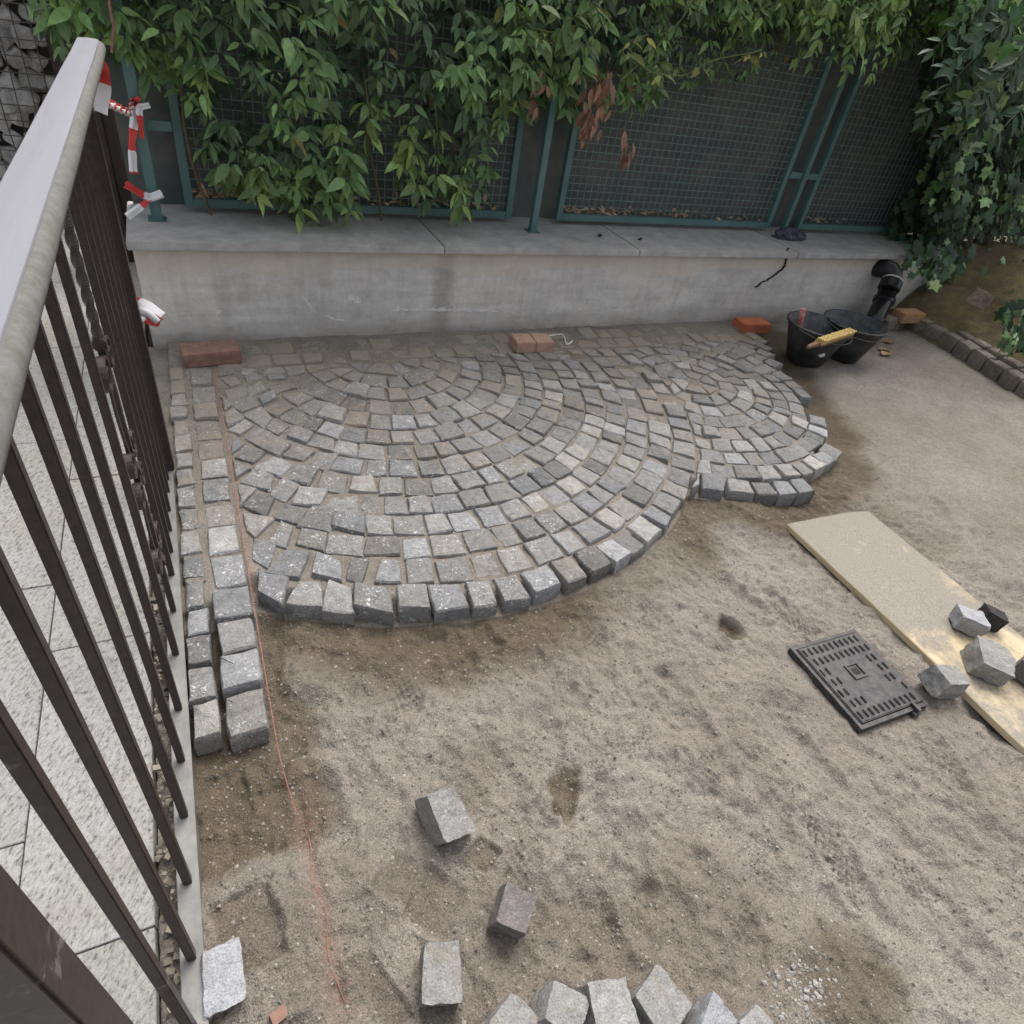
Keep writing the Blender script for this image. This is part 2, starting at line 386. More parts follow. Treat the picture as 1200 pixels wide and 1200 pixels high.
def poly_sd(X, Y, P, closed=True):
    """signed distance, negative inside"""
    d = np.full(X.shape, 1e9); ins = np.zeros(X.shape, bool); n = len(P)
    for i in range(n):
        a = P[i]; b = P[(i + 1) % n]; e = b - a
        wx = X - a[0]; wy = Y - a[1]
        t = np.clip((wx * e[0] + wy * e[1]) / (e @ e), 0, 1)
        d = np.minimum(d, (wx - t * e[0]) ** 2 + (wy - t * e[1]) ** 2)
        c = ((a[1] > Y) != (b[1] > Y)) & (X < (b[0] - a[0]) * (Y - a[1]) / (b[1] - a[1] + 1e-12) + a[0])
        ins ^= c
    d = np.sqrt(d); return np.where(ins, -d, d)
def sstep(a, b, x):
    t = np.clip((x - a) / (b - a), 0, 1); return t * t * (3 - 2 * t)

BORDER = np.array([(-0.30, 3.2), (-0.30, 1.36), (0.01, 1.33), (0.01, 3.2)])
# footprints: (px, py, heading in the ground plane, depth scale, wear)
_fr = np.random.default_rng(21)
FEET = []
for (px, py, hd) in [(640, 880, 60), (745, 1035, 75), (690, 990, 40), (585, 905, 100), (770, 990, 120), (840, 900, 80), (905, 930, 60), (720, 880, 20), (800, 830, 100),
                     (640, 790, 110), (540, 770, 85), (700, 760, 70), (960, 900, 100), (900, 1010, 75), (870, 1080, 60), (980, 1000, 85), (1060, 960, 60), (1090, 1050, 80), (455, 985, 70),
                     (420, 880, 95), (470, 830, 60), (590, 830, 75), (690, 1060, 100), (610, 1000, 55), (800, 1090, 90), (1110, 900, 70), (1150, 1010, 85), (1010, 1110, 70),
                     (860, 690, 100), (930, 720, 90), (1020, 660, 40), (1100, 600, 60), (1090, 540, 80), (1010, 520, 100), (1150, 640, 70), (760, 720, 60), (560, 740, 120), (1180, 560, 45)]:
    p = gz(px, py, -0.035); FEET.append((p[0], p[1], math.radians(hd + _fr.uniform(-15, 15)), _fr.uniform(0.6, 1.2), _fr.uniform(0, 1)))
PITS = []   # (x, y, rx, ry, rot, depth)
for (px, py, rx, ry, ro, d) in [(858, 735, 0.036, 0.05, 0.3, 0.030), (662, 925, 0.045, 0.085, -0.5, 0.026), (640, 945, 0.04, 0.04, 0, 0.018), (1010, 880, 0.03, 0.05, 0, 0.008),
                               (1100, 1040, 0.03, 0.03, 0, 0.016), (700, 925, 0.05, 0.035, 0.4, 0.014), (690, 1000, 0.04, 0.03, 0.2, 0.012), (610, 1140, 0.05, 0.06, 0.5, 0.016), (575, 1105, 0.05, 0.06, 0.2, 0.014),
                               (730, 640, 0.04, 0.10, 0.9, 0.006), (790, 800, 0.035, 0.08, 0.2, 0.012), (770, 830, 0.03, 0.07, 0.5, 0.012), (550, 785, 0.05, 0.07, 0.2, 0.010), (880, 880, 0.045, 0.05, 0.3, 0.010),
                               (960, 700, 0.05, 0.05, 0, 0.008), (1040, 650, 0.06, 0.04, 0, 0.012), (1060, 705, 0.05, 0.04, 0.3, 0.012), (740, 1010, 0.05, 0.04, 0, 0.009), (455, 790, 0.07, 0.05, 0.2, 0.01)]:
    p = gz(px, py, -0.035); PITS.append((p[0], p[1], rx, ry, ro, d * (1.0 if d > 0.02 else 0.55)))
SQ = []     # square beds left by lifted stones
for (px, py, a, b, ro, d) in [(512, 1058, 0.055, 0.05, 0.72, 0.016), (472, 1030, 0.05, 0.05, 0.72, 0.012), (290, 1090, 0.06, 0.075, 0.1, 0.022), (565, 1003, 0.03, 0.03, 0.5, 0.012), (445, 1160, 0.025, 0.075, 0.35, 0.018),
                              (262, 930, 0.05, 0.06, 0.1, 0.012), (345, 940, 0.05, 0.06, 0.05, 0.010)]:
    p = gz(px, py, -0.04); SQ.append((p[0], p[1], a, b, ro, d))
RIDGES = [([(975, 860), (1000, 930), (1008, 990), (1012, 1035)], 0.010), ([(1130, 900), (1165, 950), (1190, 1000), (1195, 1050)], 0.012), ([(1020, 860), (1080, 845), (1120, 870)], 0.010),
          ([(690, 640), (720, 690), (735, 740)], 0.008), ([(930, 955), (960, 1000), (1000, 1035)], 0.006), ([(905, 1050), (925, 1085), (955, 1110)], 0.010), ([(1055, 560), (1130, 620), (1200, 665)], 0.006),
          ([(960, 455), (1000, 510), (1040, 570)], 0.010), ([(360, 850), (385, 930), (400, 1000)], 0.010), ([(790, 800), (810, 850), (820, 905)], 0.008)]
RIDGES = [([gz(a, b, -0.035)[:2] for a, b in pts], h) for pts, h in RIDGES if pts[0] in ((975, 860), (1130, 900), (960, 455), (360, 850))]

def sand_height(X, Y, full=False):
    X = np.asarray(X, float); Y = np.asarray(Y, float)
    sd = np.minimum(poly_sd(X, Y, OUTLINE), poly_sd(X, Y, BORDER))
    sd = sd + 0.045 * sstep(1.62, 1.75, X) * (1 - sstep(2.6, 2.8, Y))
    right = sstep(2.3, 3.2, X + 0.35 * (Y - 1.5))
    base = -0.036 + 0.022 * right - 0.004
    edge = np.where(X > 2.0, -0.060, -0.052)
    out = edge + (base - edge) * sstep(0.03, np.where(X > 2.2, 0.26, 0.34), sd + 0.05 * fbm(X, Y, 6, 2))
    jf = -0.0090 + 0.006 * fbm(X, Y, 5, 3) + 0.0105 * sstep(2.55, 2.95, Y) + 0.004 * fbm(X, Y, 28, 2)
    k = sstep(-0.085, -0.035, sd + 0.012 * fbm(X, Y, 16, 2))
    z = jf * (1 - k) + out * k
    free = sstep(-0.02, 0.035, sd)
    # lumpy, trodden sand
    amp = free * (1 - 0.72 * right)
    z = z + amp * (0.018 * fbm(X, Y, 3.6, 3) + 0.025 * fbm(X, Y, 9, 3) + 0.010 * fbm(X + 3, Y, 29, 3) + 0.004 * fbm(X, Y + 5, 60, 2))
    z = z + free * 0.0022 * fbm(X, Y, 70, 2)
    dampx = np.zeros(X.shape)
    for (fx, fy, h, ds, wear) in FEET:
        m = (np.abs(X - fx) < 0.2) & (np.abs(Y - fy) < 0.2)
        if not m.any(): continue
        dx = X[m] - fx; dy = Y[m] - fy
        u = dx * math.cos(h) + dy * math.sin(h); v = -dx * math.sin(h) + dy * math.cos(h)
        wdt = 0.042 + 0.008 * np.sin((u + 0.05) * 18)
        e = ((u / 0.135) ** 4 + (v / wdt) ** 4) ** 0.25 + 0.30 * fbm(X[m], Y[m], 17, 3)
        ins = 1 - sstep(0.45, 1.10, e)
        rim = np.exp(-((e - 1.15) / 0.25) ** 2)
        tread = (np.sin(u * 2 * math.pi / 0.024) * np.sin(v * 2 * math.pi / 0.021 + 0.8 * np.sin(u * 60)) > -0.1) * 1.0
        fl = free[m] * (1 - 0.6 * right[m])
        z[m] += fl * ds * (-0.0115 * ins + 0.0055 * rim + (0.0090 * (1 - 0.75 * wear)) * ins * tread * (0.55 + 1.4 * fbm(X[m], Y[m], 11, 2)).clip(0, 1.1))
    for (fx, fy, rx, ry, ro, d) in PITS:
        m = (np.abs(X - fx) < 0.25) & (np.abs(Y - fy) < 0.25)
        if not m.any(): continue
        dx = X[m] - fx; dy = Y[m] - fy
        u = dx * math.cos(ro) + dy * math.sin(ro); v = -dx * math.sin(ro) + dy * math.cos(ro)
        e = np.sqrt((u / rx) ** 2 + (v / ry) ** 2) + 0.40 * fbm(X[m], Y[m], 26, 3)
        z[m] += -d * (1 - sstep(0.35, 1.10, e)) + 0.22 * d * np.exp(-((e - 1.2) / 0.2) ** 2)
        dampx[m] = np.maximum(dampx[m], (1 - sstep(0.6, 1.15, e)) * min(1, d / 0.024) * 0.75)
    for (fx, fy, a, b, ro, d) in SQ:
        m = (np.abs(X - fx) < 0.2) & (np.abs(Y - fy) < 0.2)
        if not m.any(): continue
        dx = X[m] - fx; dy = Y[m] - fy
        u = dx * math.cos(ro) + dy * math.sin(ro); v = -dx * math.sin(ro) + dy * math.cos(ro)
        e = np.maximum(np.abs(u) / a, np.abs(v) / b) + 0.16 * fbm(X[m], Y[m], 40, 2)
        ins = 1 - sstep(0.86, 1.06, e)
        z[m] = z[m] * (1 - 0.5 * ins) + 0.5 * ins * (-0.040) - 0.55 * d * ins + 0.004 * np.exp(-((e - 1.15) / 0.1) ** 2)
        dampx[m] = np.maximum(dampx[m], ins * 0.55)
    for pts, h in RIDGES:
        for i in range(len(pts) - 1):
            a = np.array(pts[i]); b = np.array(pts[i + 1]); e = b - a
            m = (X > min(a[0], b[0]) - 0.1) & (X < max(a[0], b[0]) + 0.1) & (Y > min(a[1], b[1]) - 0.1) & (Y < max(a[1], b[1]) + 0.1)
            if not m.any(): continue
            wx = X[m] - a[0]; wy = Y[m] - a[1]; t = np.clip((wx * e[0] + wy * e[1]) / (e @ e), 0, 1)
            px = wx - t * e[0]; py = wy - t * e[1]; dd = np.sqrt(px ** 2 + py ** 2) + 0.02 * fbm(X[m], Y[m], 20, 3)
            side = np.sign(wx * e[1] - wy * e[0])
            z[m] += 0.9 * h * np.exp(-(dd / 0.03) ** 2) * np.where(side > 0, 1.0, 0.1) * (0.5 + fbm(X[m], Y[m], 14, 2)).clip(0, 1) * free[m]
    u = np.abs(X - 1.69) / 0.145; v = np.abs(Y - 0.597) / 0.153; em = np.maximum(u, v) + 0.05 * fbm(X, Y, 30, 2)
    km = 1 - sstep(0.96, 1.22, em); z = z * (1 - km) + (-0.048 + 0.006 * fbm(X, Y, 18, 2)) * km
    # dug strip along the steel plate, wet
    strip = (1 - sstep(0.01, 0.15, X + 0.05 * fbm(X, Y, 9, 2))) * sstep(0.60, 0.70, Y + 0.04 * fbm(X, Y, 9, 2)) * (1 - sstep(1.30, 1.36, Y)) * sstep(-0.21, -0.19, X)
    z = z - 0.028 * strip + 0.02 * strip * sstep(1.0, 1.3, Y) * 0
    # string trench
    tr = np.exp(-((X - 0.035 - 0.012 * (0.9 - Y)) / 0.012) ** 2) * (1 - sstep(0.75, 0.85, Y)) * sstep(0.30, 0.36, Y)
    z = z - 0.010 * tr
    z = np.where(X < -0.252, -0.15, np.where(X < -0.16, np.minimum(z, -0.030), z))
    z = np.where(Y > 3.09, -0.15, z)
    if not full: return z
    damp = np.clip(0.95 * (1 - sstep(0.02, 0.36, sd + 0.09 * fbm(X, Y, 4, 3))) * sstep(-0.005, 0.012, sd) * (1 - 0.45 * sstep(0.8, 1.2, X) * (1 - sstep(1.4, 1.6, X))) * (1 + 0.25 * sstep(1.5, 1.7, X)), 0, 1)
    damp = np.maximum(damp, 0.22 * (1 - free) * (1 - sstep(2.4, 2.9, Y)))
    damp = np.maximum(damp, 1.0 * strip)
    damp = np.maximum(damp, 0.42 * sstep(0.05, 0.5, fbm(X + 7, Y + 2, 2.3, 3)) * free * (1 - 0.5 * right))
    damp = np.maximum(damp, dampx)
    damp = np.maximum(damp, 0.7 * (1 - sstep(0.06, 0.2, np.hypot(X - 1.02, (Y - 0.0)))))
    chalk = np.exp(-((X - 0.035 - 0.02 * (0.9 - Y)) / 0.022) ** 2) * (1 - sstep(0.72, 0.85, Y)) * sstep(0.25, 0.4, Y) * 0.5
    chalk = np.maximum(chalk, 0.5 * np.exp(-((X - 0.02) / 0.012) ** 2) * sstep(1.3, 1.5, Y))
    return z, damp, chalk

def build_sand():
    xs = np.concatenate([np.linspace(-40, -1.2, 14), np.linspace(-1.0, -0.27, 8), np.arange(-0.256, 2.55, 0.0042), np.arange(2.555, 4.9, 0.012), np.linspace(5.0, 8, 12), np.linspace(9, 40, 12)])
    ys = np.concatenate([np.linspace(-40, -1.0, 14), np.linspace(-0.9, -0.24, 10), np.arange(-0.22, 1.62, 0.0042), np.arange(1.626, 3.12, 0.0075), np.linspace(3.2, 8, 10), np.linspace(9, 40, 12)])
    X, Y = np.meshgrid(xs, ys)
    z, damp, chalk = sand_height(X, Y, True)
    n, m = X.shape
    V = np.stack([X, Y, z], -1).reshape(-1, 3).astype(np.float32)
    i = np.arange(n * m).reshape(n, m)
    F = np.stack([i[:-1, :-1], i[:-1, 1:], i[1:, 1:], i[1:, :-1]], -1).reshape(-1, 4).astype(np.int32)
    me = bpy.data.meshes.new('sand_ground')
    me.vertices.add(len(V)); me.vertices.foreach_set('co', V.ravel())
    me.loops.add(F.size); me.loops.foreach_set('vertex_index', F.ravel())
    me.polygons.add(len(F)); me.polygons.foreach_set('loop_start', np.arange(0, F.size, 4, dtype=np.int32))
    me.update(calc_edges=True)
    me.polygons.foreach_set('use_smooth', np.ones(len(F), bool))
    for nme, d in (('damp', damp), ('chalk', chalk)):
        a = me.attributes.new(nme, 'FLOAT', 'POINT'); a.data.foreach_set('value', d.ravel().astype(np.float32))
    o = link('sand_ground', me, MAT['sand']); tag(o, 'trodden beige bedding sand with damp patches and footprints', kind='structure')
build_sand()
def sz(x, y): return float(sand_height(np.array([float(x)]), np.array([float(y)]))[0])

# ------------------------------------------------------------------ terrace floor
terr = tag(empty('terrace_floor', (-0.5, 2, -0.02)), 'pale bush hammered granite terrace floor behind the railing', kind='structure')
MB().box((-2.26, 2.0, -0.085), (4.0, 12, 0.03)).build('bedding', MAT['gap'], terr)
for (x0, x1, off) in [(-0.485, -0.256, 0.1), (-0.985, -0.4885, 0.35), (-1.485, -0.9885, 0.0), (-2.4, -1.4885, 0.2)]:
    y = -1.0 + off
    while y < 6.0:
        L = 0.75
        MB().box(((x0 + x1) / 2, y + L / 2, -0.0435 + random.uniform(-0.0008, 0.0008)), (x1 - x0, L - 0.0034, 0.046)).build('slab', MAT['terrace'], terr, bevel=0.0012)
        y += L

# ------------------------------------------------------------------ cobbles
def stone_mesh(Q, ztop, depth, r, gap, crown=0.003, tilt=0.03, hi=False):
    Q = np.array(Q, float); c = Q.mean(0); P = []
    for i in range(4):
        a = Q[i]; b = Q[(i + 1) % 4]
        e = b - a; L = np.linalg.norm(e) + 1e-9; nrm = np.array([-e[1], e[0]]) / L
        for t in (r.uniform(0.04, 0.12), r.uniform(0.35, 0.65), r.uniform(0.88, 0.96)):
            P.append(a + e * t + nrm * (gap / 2 + r.uniform(-0.0015, 0.004)))
    P = np.array(P)
    area = 0.5 * abs(np.sum(Q[:, 0] * np.roll(Q[:, 1], -1) - Q[:, 1] * np.roll(Q[:, 0], -1)))
    tx, ty = r.normal(0, tilt, 2)
    n = len(P); V = []
    def ring(s, z, j=0.0, zt=True, jz=0.0):
        for p in P:
            q = c + (p - c) * s + r.uniform(-j, j, 2)
            zz = z + ((q - c) @ np.array([tx, ty]) if zt else 0) + r.uniform(-jz, jz)
            V.append((q[0], q[1], zz))
    V.append((c[0], c[1], ztop + crown * 1.1 + r.uniform(-0.002, 0.002)))
    ring(0.60, ztop + crown, 0.003, True, 0.0016)
    ring(0.93, ztop, 0.001, True, 0.0014)
    ring(1.0, ztop - 0.0065, 0.001, True, 0.0015)
    ring(1.02, ztop - 0.040, 0.003, True, 0.004)
    ring(0.90, ztop - depth, 0.003, False)
    F = [(0, 1 + i, 1 + (i + 1) % n) for i in range(n)]
    for k in range(4):
        for i in range(n):
            a = 1 + k * n + i; b = 1 + k * n + (i + 1) % n
            F.append((a, a + n, b + n, b))
    return V, F, area
STONES = []   # (V, F, tint, dust, lime, pixel area)
def ccw(Q):
    Q = np.array(Q); s = np.sum(Q[:, 0] * np.roll(Q[:, 1], -1) - Q[:, 1] * np.roll(Q[:, 0], -1))
    return Q if s > 0 else Q[::-1]
def project_size(c):
    d = np.array([c[0], c[1], -CAM_H]); q = RC @ d
    return 1.0 / (q[2] ** 3 / CAM_H), (600 + FPX * q[0] / q[2], 600 + FPX * q[1] / q[2])
def stone_tint(r):
    g = r.choice([0.155, 0.195, 0.22, 0.245, 0.275, 0.33], p=[0.10, 0.2, 0.24, 0.22, 0.16, 0.08]) * r.uniform(0.9, 1.1)
    w = r.choice([0, 1, 2], p=[0.5, 0.3, 0.2])
    t = [(1.0, 0.985, 0.955), (0.985, 0.99, 1.01), (1.04, 0.985, 0.92)][w]
    return np.array([g * t[0], g * t[1], g * t[2], 1.0])
cr = np.random.default_rng(5)
def add_stone(Q, gap=0.010, dust=0.0, zj=0.0035, depth=0.13, zt=0.0, tilt=0.045):
    Q = ccw(Q); c = Q.mean(0)
    q = np.array(Q); e = np.linalg.norm(np.roll(q, -1, 0) - q, axis=1)
    if e.max() < 0.035: return
    V, F, A = stone_mesh(Q, zt + cr.normal(0, zj), depth, cr, gap, crown=cr.uniform(0.0015, 0.0045), tilt=tilt)
    s, pxy = project_size(c)
    front = 0.42 - 0.30 * (1 - sstep(1.3, 2.2, np.array(c[1]))) if True else 0
    d = float(0.14 + 0.34 * sstep(1.5, 2.5, np.array(c[1])) + 0.34 * sstep(2.6, 2.95, np.array(c[1]))) + dust + cr.normal(0, 0.1)
    left = float(1 - sstep(0.5, 1.4, np.array(c[0])))
    STONES.append((V, F, stone_tint(cr), d, float(np.clip(0.25 + 0.75 * left + cr.normal(0, 0.2), 0, 1)), A * s, pxy))
def qarea(Q):
    Q = np.array(Q); return 0.5 * np.sum(Q[:, 0] * np.roll(Q[:, 1], -1) - Q[:, 1] * np.roll(Q[:, 0], -1))
def row_stones(fin, fout, lo, hi, target, gap, accept, project=lambda p: p, dust=0.0, wild=lambda c: 1.0, **kw):
    """one ring of stones between two curves sharing a parameter; joints are radial"""
    ts = np.linspace(lo, hi, 160)
    mid = np.array([(np.array(fin(t)) + fout(t)) / 2 for t in ts])
    seg = np.r_[0, np.cumsum(np.linalg.norm(np.diff(mid, axis=0), axis=1))]; L = seg[-1]
    if L < 0.05: return
    n = max(1, int(round(L / target)))
    w = cr.uniform(0.80, 1.22, n); cut = np.r_[0, np.cumsum(w)] / w.sum() * L
    tt = np.interp(cut, seg, ts)
    for k in range(n):
        Q0 = [np.array(fin(tt[k])), np.array(fout(tt[k])), np.array(fout(tt[k + 1])), np.array(fin(tt[k + 1]))]
        c = np.mean(Q0, 0); j = 0.0042 * wild(c)
        A0 = abs(qarea(Q0)); Q1 = [project(q + cr.normal(0, j, 2)) for q in Q0]; c1 = np.mean(Q1, 0)
        if abs(qarea(Q1)) < 0.24 * A0 or not accept(*c1): continue
        add_stone(Q1, gap, dust, **kw)
YSTR = 2.78
def projL(p): return np.array((max(p[0], 0.020), min(p[1], YSTR)))
# left fan: rings about a slowly drifting centre
Rb = [1.39]
while Rb[-1] > 0.12: Rb.append(Rb[-1] - cr.uniform(0.088, 0.098))
def ringL(R): return lambda a: np.array((LCX + R * math.sin(a), cyL(R) - R * math.cos(a)))
for k in range(len(Rb) - 1):
    Ro, Ri = Rb[k], max(Rb[k + 1], 0.02)
    row_stones(ringL(Ri), ringL(Ro), -2.3 + cr.uniform(-.05, .05), 2.3, 0.108 if k < 3 else 0.100, (0.012, 0.008, 0.008, 0.007)[k] if k < 4 else 0.0055, lambda x, y: x > 0.02 and y < YSTR, projL,
               wild=lambda c: 1.0 + 1.6 * float(1 - sstep(0.2, 0.6, np.array(c[0]))), zj=0.0055 if k < 2 else 0.004)
# right fan, outside the left one and inside the ragged outline
def projR(p):
    d = np.array((p[0] - LCX, p[1] - cyL(LR))); r = np.linalg.norm(d)
    if r < LR + 0.004: p = np.array((LCX, cyL(LR))) + d / r * (LR + 0.004)
    return np.array((p[0], min(p[1], YSTR)))
def okR(x, y): return x > 1.3 and y < YSTR and poly_sd(np.array([x]), np.array([y]), OUTLINE)[0] < -0.012
def ringR(k):
    t = k / 7.0
    c = np.array((2.25 + 0.07 * t, 2.30 + 0.040 * t)); R = max(0.912 - 0.672 * t, 0.02)
    return lambda a: np.array((c[0] + R * math.sin(a), c[1] - R * math.cos(a)))
for k in range(-3, 9):
    row_stones(ringR(k + 1), ringR(k), -3.1 + cr.uniform(-.03, .03), 3.1, 0.099, 0.010 if k == 0 else 0.0055, okR if k >= 0 else (lambda x, y: okR(x, y) and x > 2.6 and y > 2.0), projR, zj=0.004)
# two straight rows along the wall
for y0, y1 in ((2.78, 2.895), (2.895, 3.015)):
    row_stones(lambda x, y1=y1: np.array((x, y1)), lambda x, y0=y0: np.array((x, y0)), 0.02, 3.22, 0.115, 0.010, lambda x, y: True, dust=0.16)
# straight border of two columns beside the railing
for x0, x1, y, n0 in ((-0.170, -0.103, 0.962, 3), (-0.092, 0.006, 0.945, 3)):
    k = 0
    while y < 2.78:
        L = cr.uniform(0.115, 0.142) if x1 > 0 else cr.uniform(0.098, 0.128)
        if k < 4: L = (0.126, 0.115, 0.122, 0.12)[k] if x1 > 0 else (0.105, 0.108, 0.098, 0.1)[k]
        j = lambda s=0.003: cr.normal(0, s, 2)
        add_stone([(x0, y) + j(), (x1, y) + j(), (x1, y + L) + j(), (x0, y + L) + j()], 0.007 if k < 4 else 0.010, dust=(-0.1 if k < 4 else 0.12), zj=0.003, zt=0.006 if k < 4 else 0.0, tilt=0.02)
        y += L + (0.004 if k < 4 else 0.0); k += 1
pav = tag(empty('cobblestone_pavement', (1.2, 2.2, -0.1)), 'half laid grey granite cobblestone paving in two scallop fans', kind='structure')
STONES.sort(key=lambda s: -s[5] if -40 < s[6][0] < 1240 and -40 < s[6][1] < 1240 else 1)
def stone_attrs(lst):
    t = []; d = []; l = []
    for s in lst: n = len(s[0]); t += [s[2]] * n; d += [s[3]] * n; l += [s[4]] * n
    return {'tint': ('FLOAT_COLOR', t), 'dust': ('FLOAT', d), 'lime': ('FLOAT', l)}
for s in STONES[:298]:
    mk('cobblestone', s[0], s[1], MAT['cobble'], pav, True, 28, stone_attrs([s]))
rest = STONES[298:]
b = MB()
for s in rest: b.add(s[0], s[1])
if rest: tag(mk('small_cobblestones', b.v, b.f, MAT['cobble'], pav, True, 28, stone_attrs(rest)), kind='stuff')

# ------------------------------------------------------------------ rough loose stones
def rough_block(size, seed, chip=0.12, cuts=6, bump=0.05):
    bm = bmesh.new(); bmesh.ops.create_cube(bm, size=1.0)
    bmesh.ops.subdivide_edges(bm, edges=bm.edges[:], cuts=cuts, use_grid_fill=True)
    r = random.Random(seed)
    planes = []
    for sx in (-1, 1):
        for sy in (-1, 1):
            for sz_ in (-1, 1):
                nn = Vector((sx + r.uniform(-.3, .3), sy + r.uniform(-.3, .3), sz_ + r.uniform(-.3, .3))).normalized()
                planes.append((nn, 0.83 - r.uniform(0.0, chip) * 1.5))
    for a in range(3):
        for s in (-1, 1):
            nn = Vector((r.uniform(-.11, .11), r.uniform(-.11, .11), r.uniform(-.11, .11))); nn[a] = s; nn.normalize(); planes.append((nn, 0.47 - r.uniform(0, 0.09)))
    for v in bm.verts:
        p = v.co.copy()
        for nn, d in planes:
            k = p.dot(nn) - d
            if k > 0: p -= nn * k
        off = Vector((seed * 3.1, seed * 1.7, seed * 0.9))
        q = Vector((p.x * size[0], p.y * size[1], p.z * size[2])) * 18
        f = mnoise.noise(q + off) * bump * 0.55 + mnoise.noise(q * 2.6 + off) * bump * 0.35 + mnoise.noise(q * 6.5 + off) * bump * 0.22
        p += p.normalized() * f
        v.co = Vector((p.x * size[0], p.y * size[1], p.z * size[2]))
    return bm
def loose(name, px, size0, yaw, tilt, seed, label, cat='cobblestone', group='loose cobblestones', tone=None, sink=0.014, zbase=None, dust=0.30, mat=None, lime=0.3):
    size = tuple(q * 0.97 for q in size0); bm = rough_block(size, seed, chip=0.09, cuts=14, bump=0.11)
    R = np.array(Matrix.Rotation(yaw, 3, 'Z') @ Matrix.Rotation(tilt[0], 3, 'X') @ Matrix.Rotation(tilt[1], 3, 'Y'))
    V = np.array([v.co for v in bm.verts]) @ R.T; F = [[v.index for v in f.verts] for f in bm.faces]; bm.free()
    h = (V[:, 2].max() - V[:, 2].min())
    zb = zbase if zbase is not None else -0.04
    for _ in range(4):
        c = gz(px[0], px[1], zb + h * 0.62)
        if zbase is None: zb = sz(c[0], c[1]) - sink
    V = V + np.array([c[0], c[1], zb - V[:, 2].min()])
    base = np.array([c[0], c[1], zb])
    r = np.random.default_rng(seed); t = np.array(tone + (1,)) if tone else stone_tint(r)
    n = len(V)
    me_o = mk(name, V - base, F, mat or MAT['cobble'], None, True, 30, {'tint': ('FLOAT_COLOR', [t] * n), 'dust': ('FLOAT', [dust] * n), 'lime': ('FLOAT', [lime] * n)})
    me_o.location = base
    tag(me_o, label, cat, group); return me_o
G1, G2, G3 = (0.275, 0.27, 0.26), (0.175, 0.16, 0.155), (0.325, 0.32, 0.31)
loose('loose_cobblestone', (521, 950), (0.088, 0.118, 0.10), 0.15, (0.35, 0.1), 11, 'pale grey cobblestone with a pointed lower corner, alone on the sand above the square imprints', tone=G1, sink=0.015)
loose('loose_cobblestone', (600, 1066), (0.085, 0.085, 0.085), 0.85, (0.12, -0.1), 12, 'dark brownish grey cobblestone on sand right of the square imprints', tone=G2)
loose('loose_cobblestone', (518, 1142), (0.085, 0.108, 0.09), -0.35, (0.05, 0.05), 13, 'light grey brick shaped cobblestone lying flat below the square imprints', tone=G1)
loose('broken_cobblestone', (257, 1147), (0.075, 0.115, 0.07), 0.0, (0.1, 0.25), 14, 'pale bluish split cobblestone leaning against the steel base plate', tone=(0.40, 0.41, 0.43))
loose('stone_fragment', (230, 1190), (0.05, 0.05, 0.04), 0.4, (0.1, 0.2), 15, 'small pale stone fragment tucked against the steel base plate', tone=G3, group=None)
loose('loose_cobblestone', (596, 1208), (0.09, 0.09, 0.08), 0.5, (0.1, 0.2), 16, 'low grey cobblestone at the end of the tipped row, beside the one standing on edge', tone=G1)
loose('loose_cobblestone', (654, 1192), (0.085, 0.09, 0.09), 0.75, (0.25, 0.25), 17, 'grey cobblestone standing tilted on edge in the tipped row', tone=G1)
loose('loose_cobblestone', (712, 1188), (0.10, 0.12, 0.10), -0.2, (0.1, 0.1), 18, 'big pale cobblestone in the middle of the tipped row', tone=G3)
loose('loose_cobblestone', (770, 1178), (0.10, 0.10, 0.09), 0.35, (0.1, 0.1), 19, 'grey cobblestone with a dark underside, pressed against the big pale one', tone=G1)
loose('loose_cobblestone', (836, 1206), (0.085, 0.09, 0.09), 0.5, (0.3, 0.1), 20, 'bluish grey cobblestone between the tipped row and the white gravel', tone=(0.33, 0.34, 0.36))
loose('loose_cobblestone', (884, 1212), (0.075, 0.08, 0.07), 0.2, (0.1, 0.1), 22, 'pale cobblestone next to the white gravel', tone=G3)

loose('brick_fragment', (326, 1190), (0.032, 0.024, 0.02), 0.3, (0.1, 0.1), 23, 'small red brick chip on the sand near the split pale stone', cat='brick chip', group=None, mat=MAT['brick_dark'], sink=0.004)

# ------------------------------------------------------------------ plank and stones on it
PZ = -0.012
plank = bmesh.new(); bmesh.ops.create_cube(plank, size=1.0)
for v in plank.verts:
    v.co = Vector((v.co.x * 0.445, v.co.y * 1.75, v.co.z * 0.026))
bmesh.ops.subdivide_edges(plank, edges=[e for e in plank.edges if abs(e.verts[0].co.y - e.verts[1].co.y) > 1], cuts=30)
bmesh.ops.subdivide_edges(plank, edges=[e for e in plank.edges if abs(e.verts[0].co.x - e.verts[1].co.x) > 0.3], cuts=8)
for v in plank.verts:
    v.co.x += 0.004 * mnoise.noise(Vector((0, v.co.y * 6, 3))) ; v.co.y += 0.006 * mnoise.noise(Vector((v.co.x * 9, 0, v.co.y))); v.co.z += 0.004 * mnoise.noise(Vector((v.co.x * 3, v.co.y * 2, 0)))
    if v.co.y > 0.86 and v.co.x > 0.15: v.co.y -= 0.035 * (v.co.x - 0.15) / 0.07 * 0.5
bmesh.ops.bevel(plank, geom=[e for e in plank.edges if len(e.link_faces) == 2 and e.calc_face_angle(0) > 1.0], offset=0.003, segments=1, affect='EDGES')
me = bpy.data.meshes.new('plank'); plank.to_mesh(me); plank.free()
me.polygons.foreach_set('use_smooth', [True] * len(me.polygons)); me.set_sharp_from_angle(angle=math.radians(40))
pl = link('wooden_plank', me, MAT['wood']); pl.location = (2.205, 0.372, PZ - 0.013); pl.rotation_euler = (0, 0, -0.012)
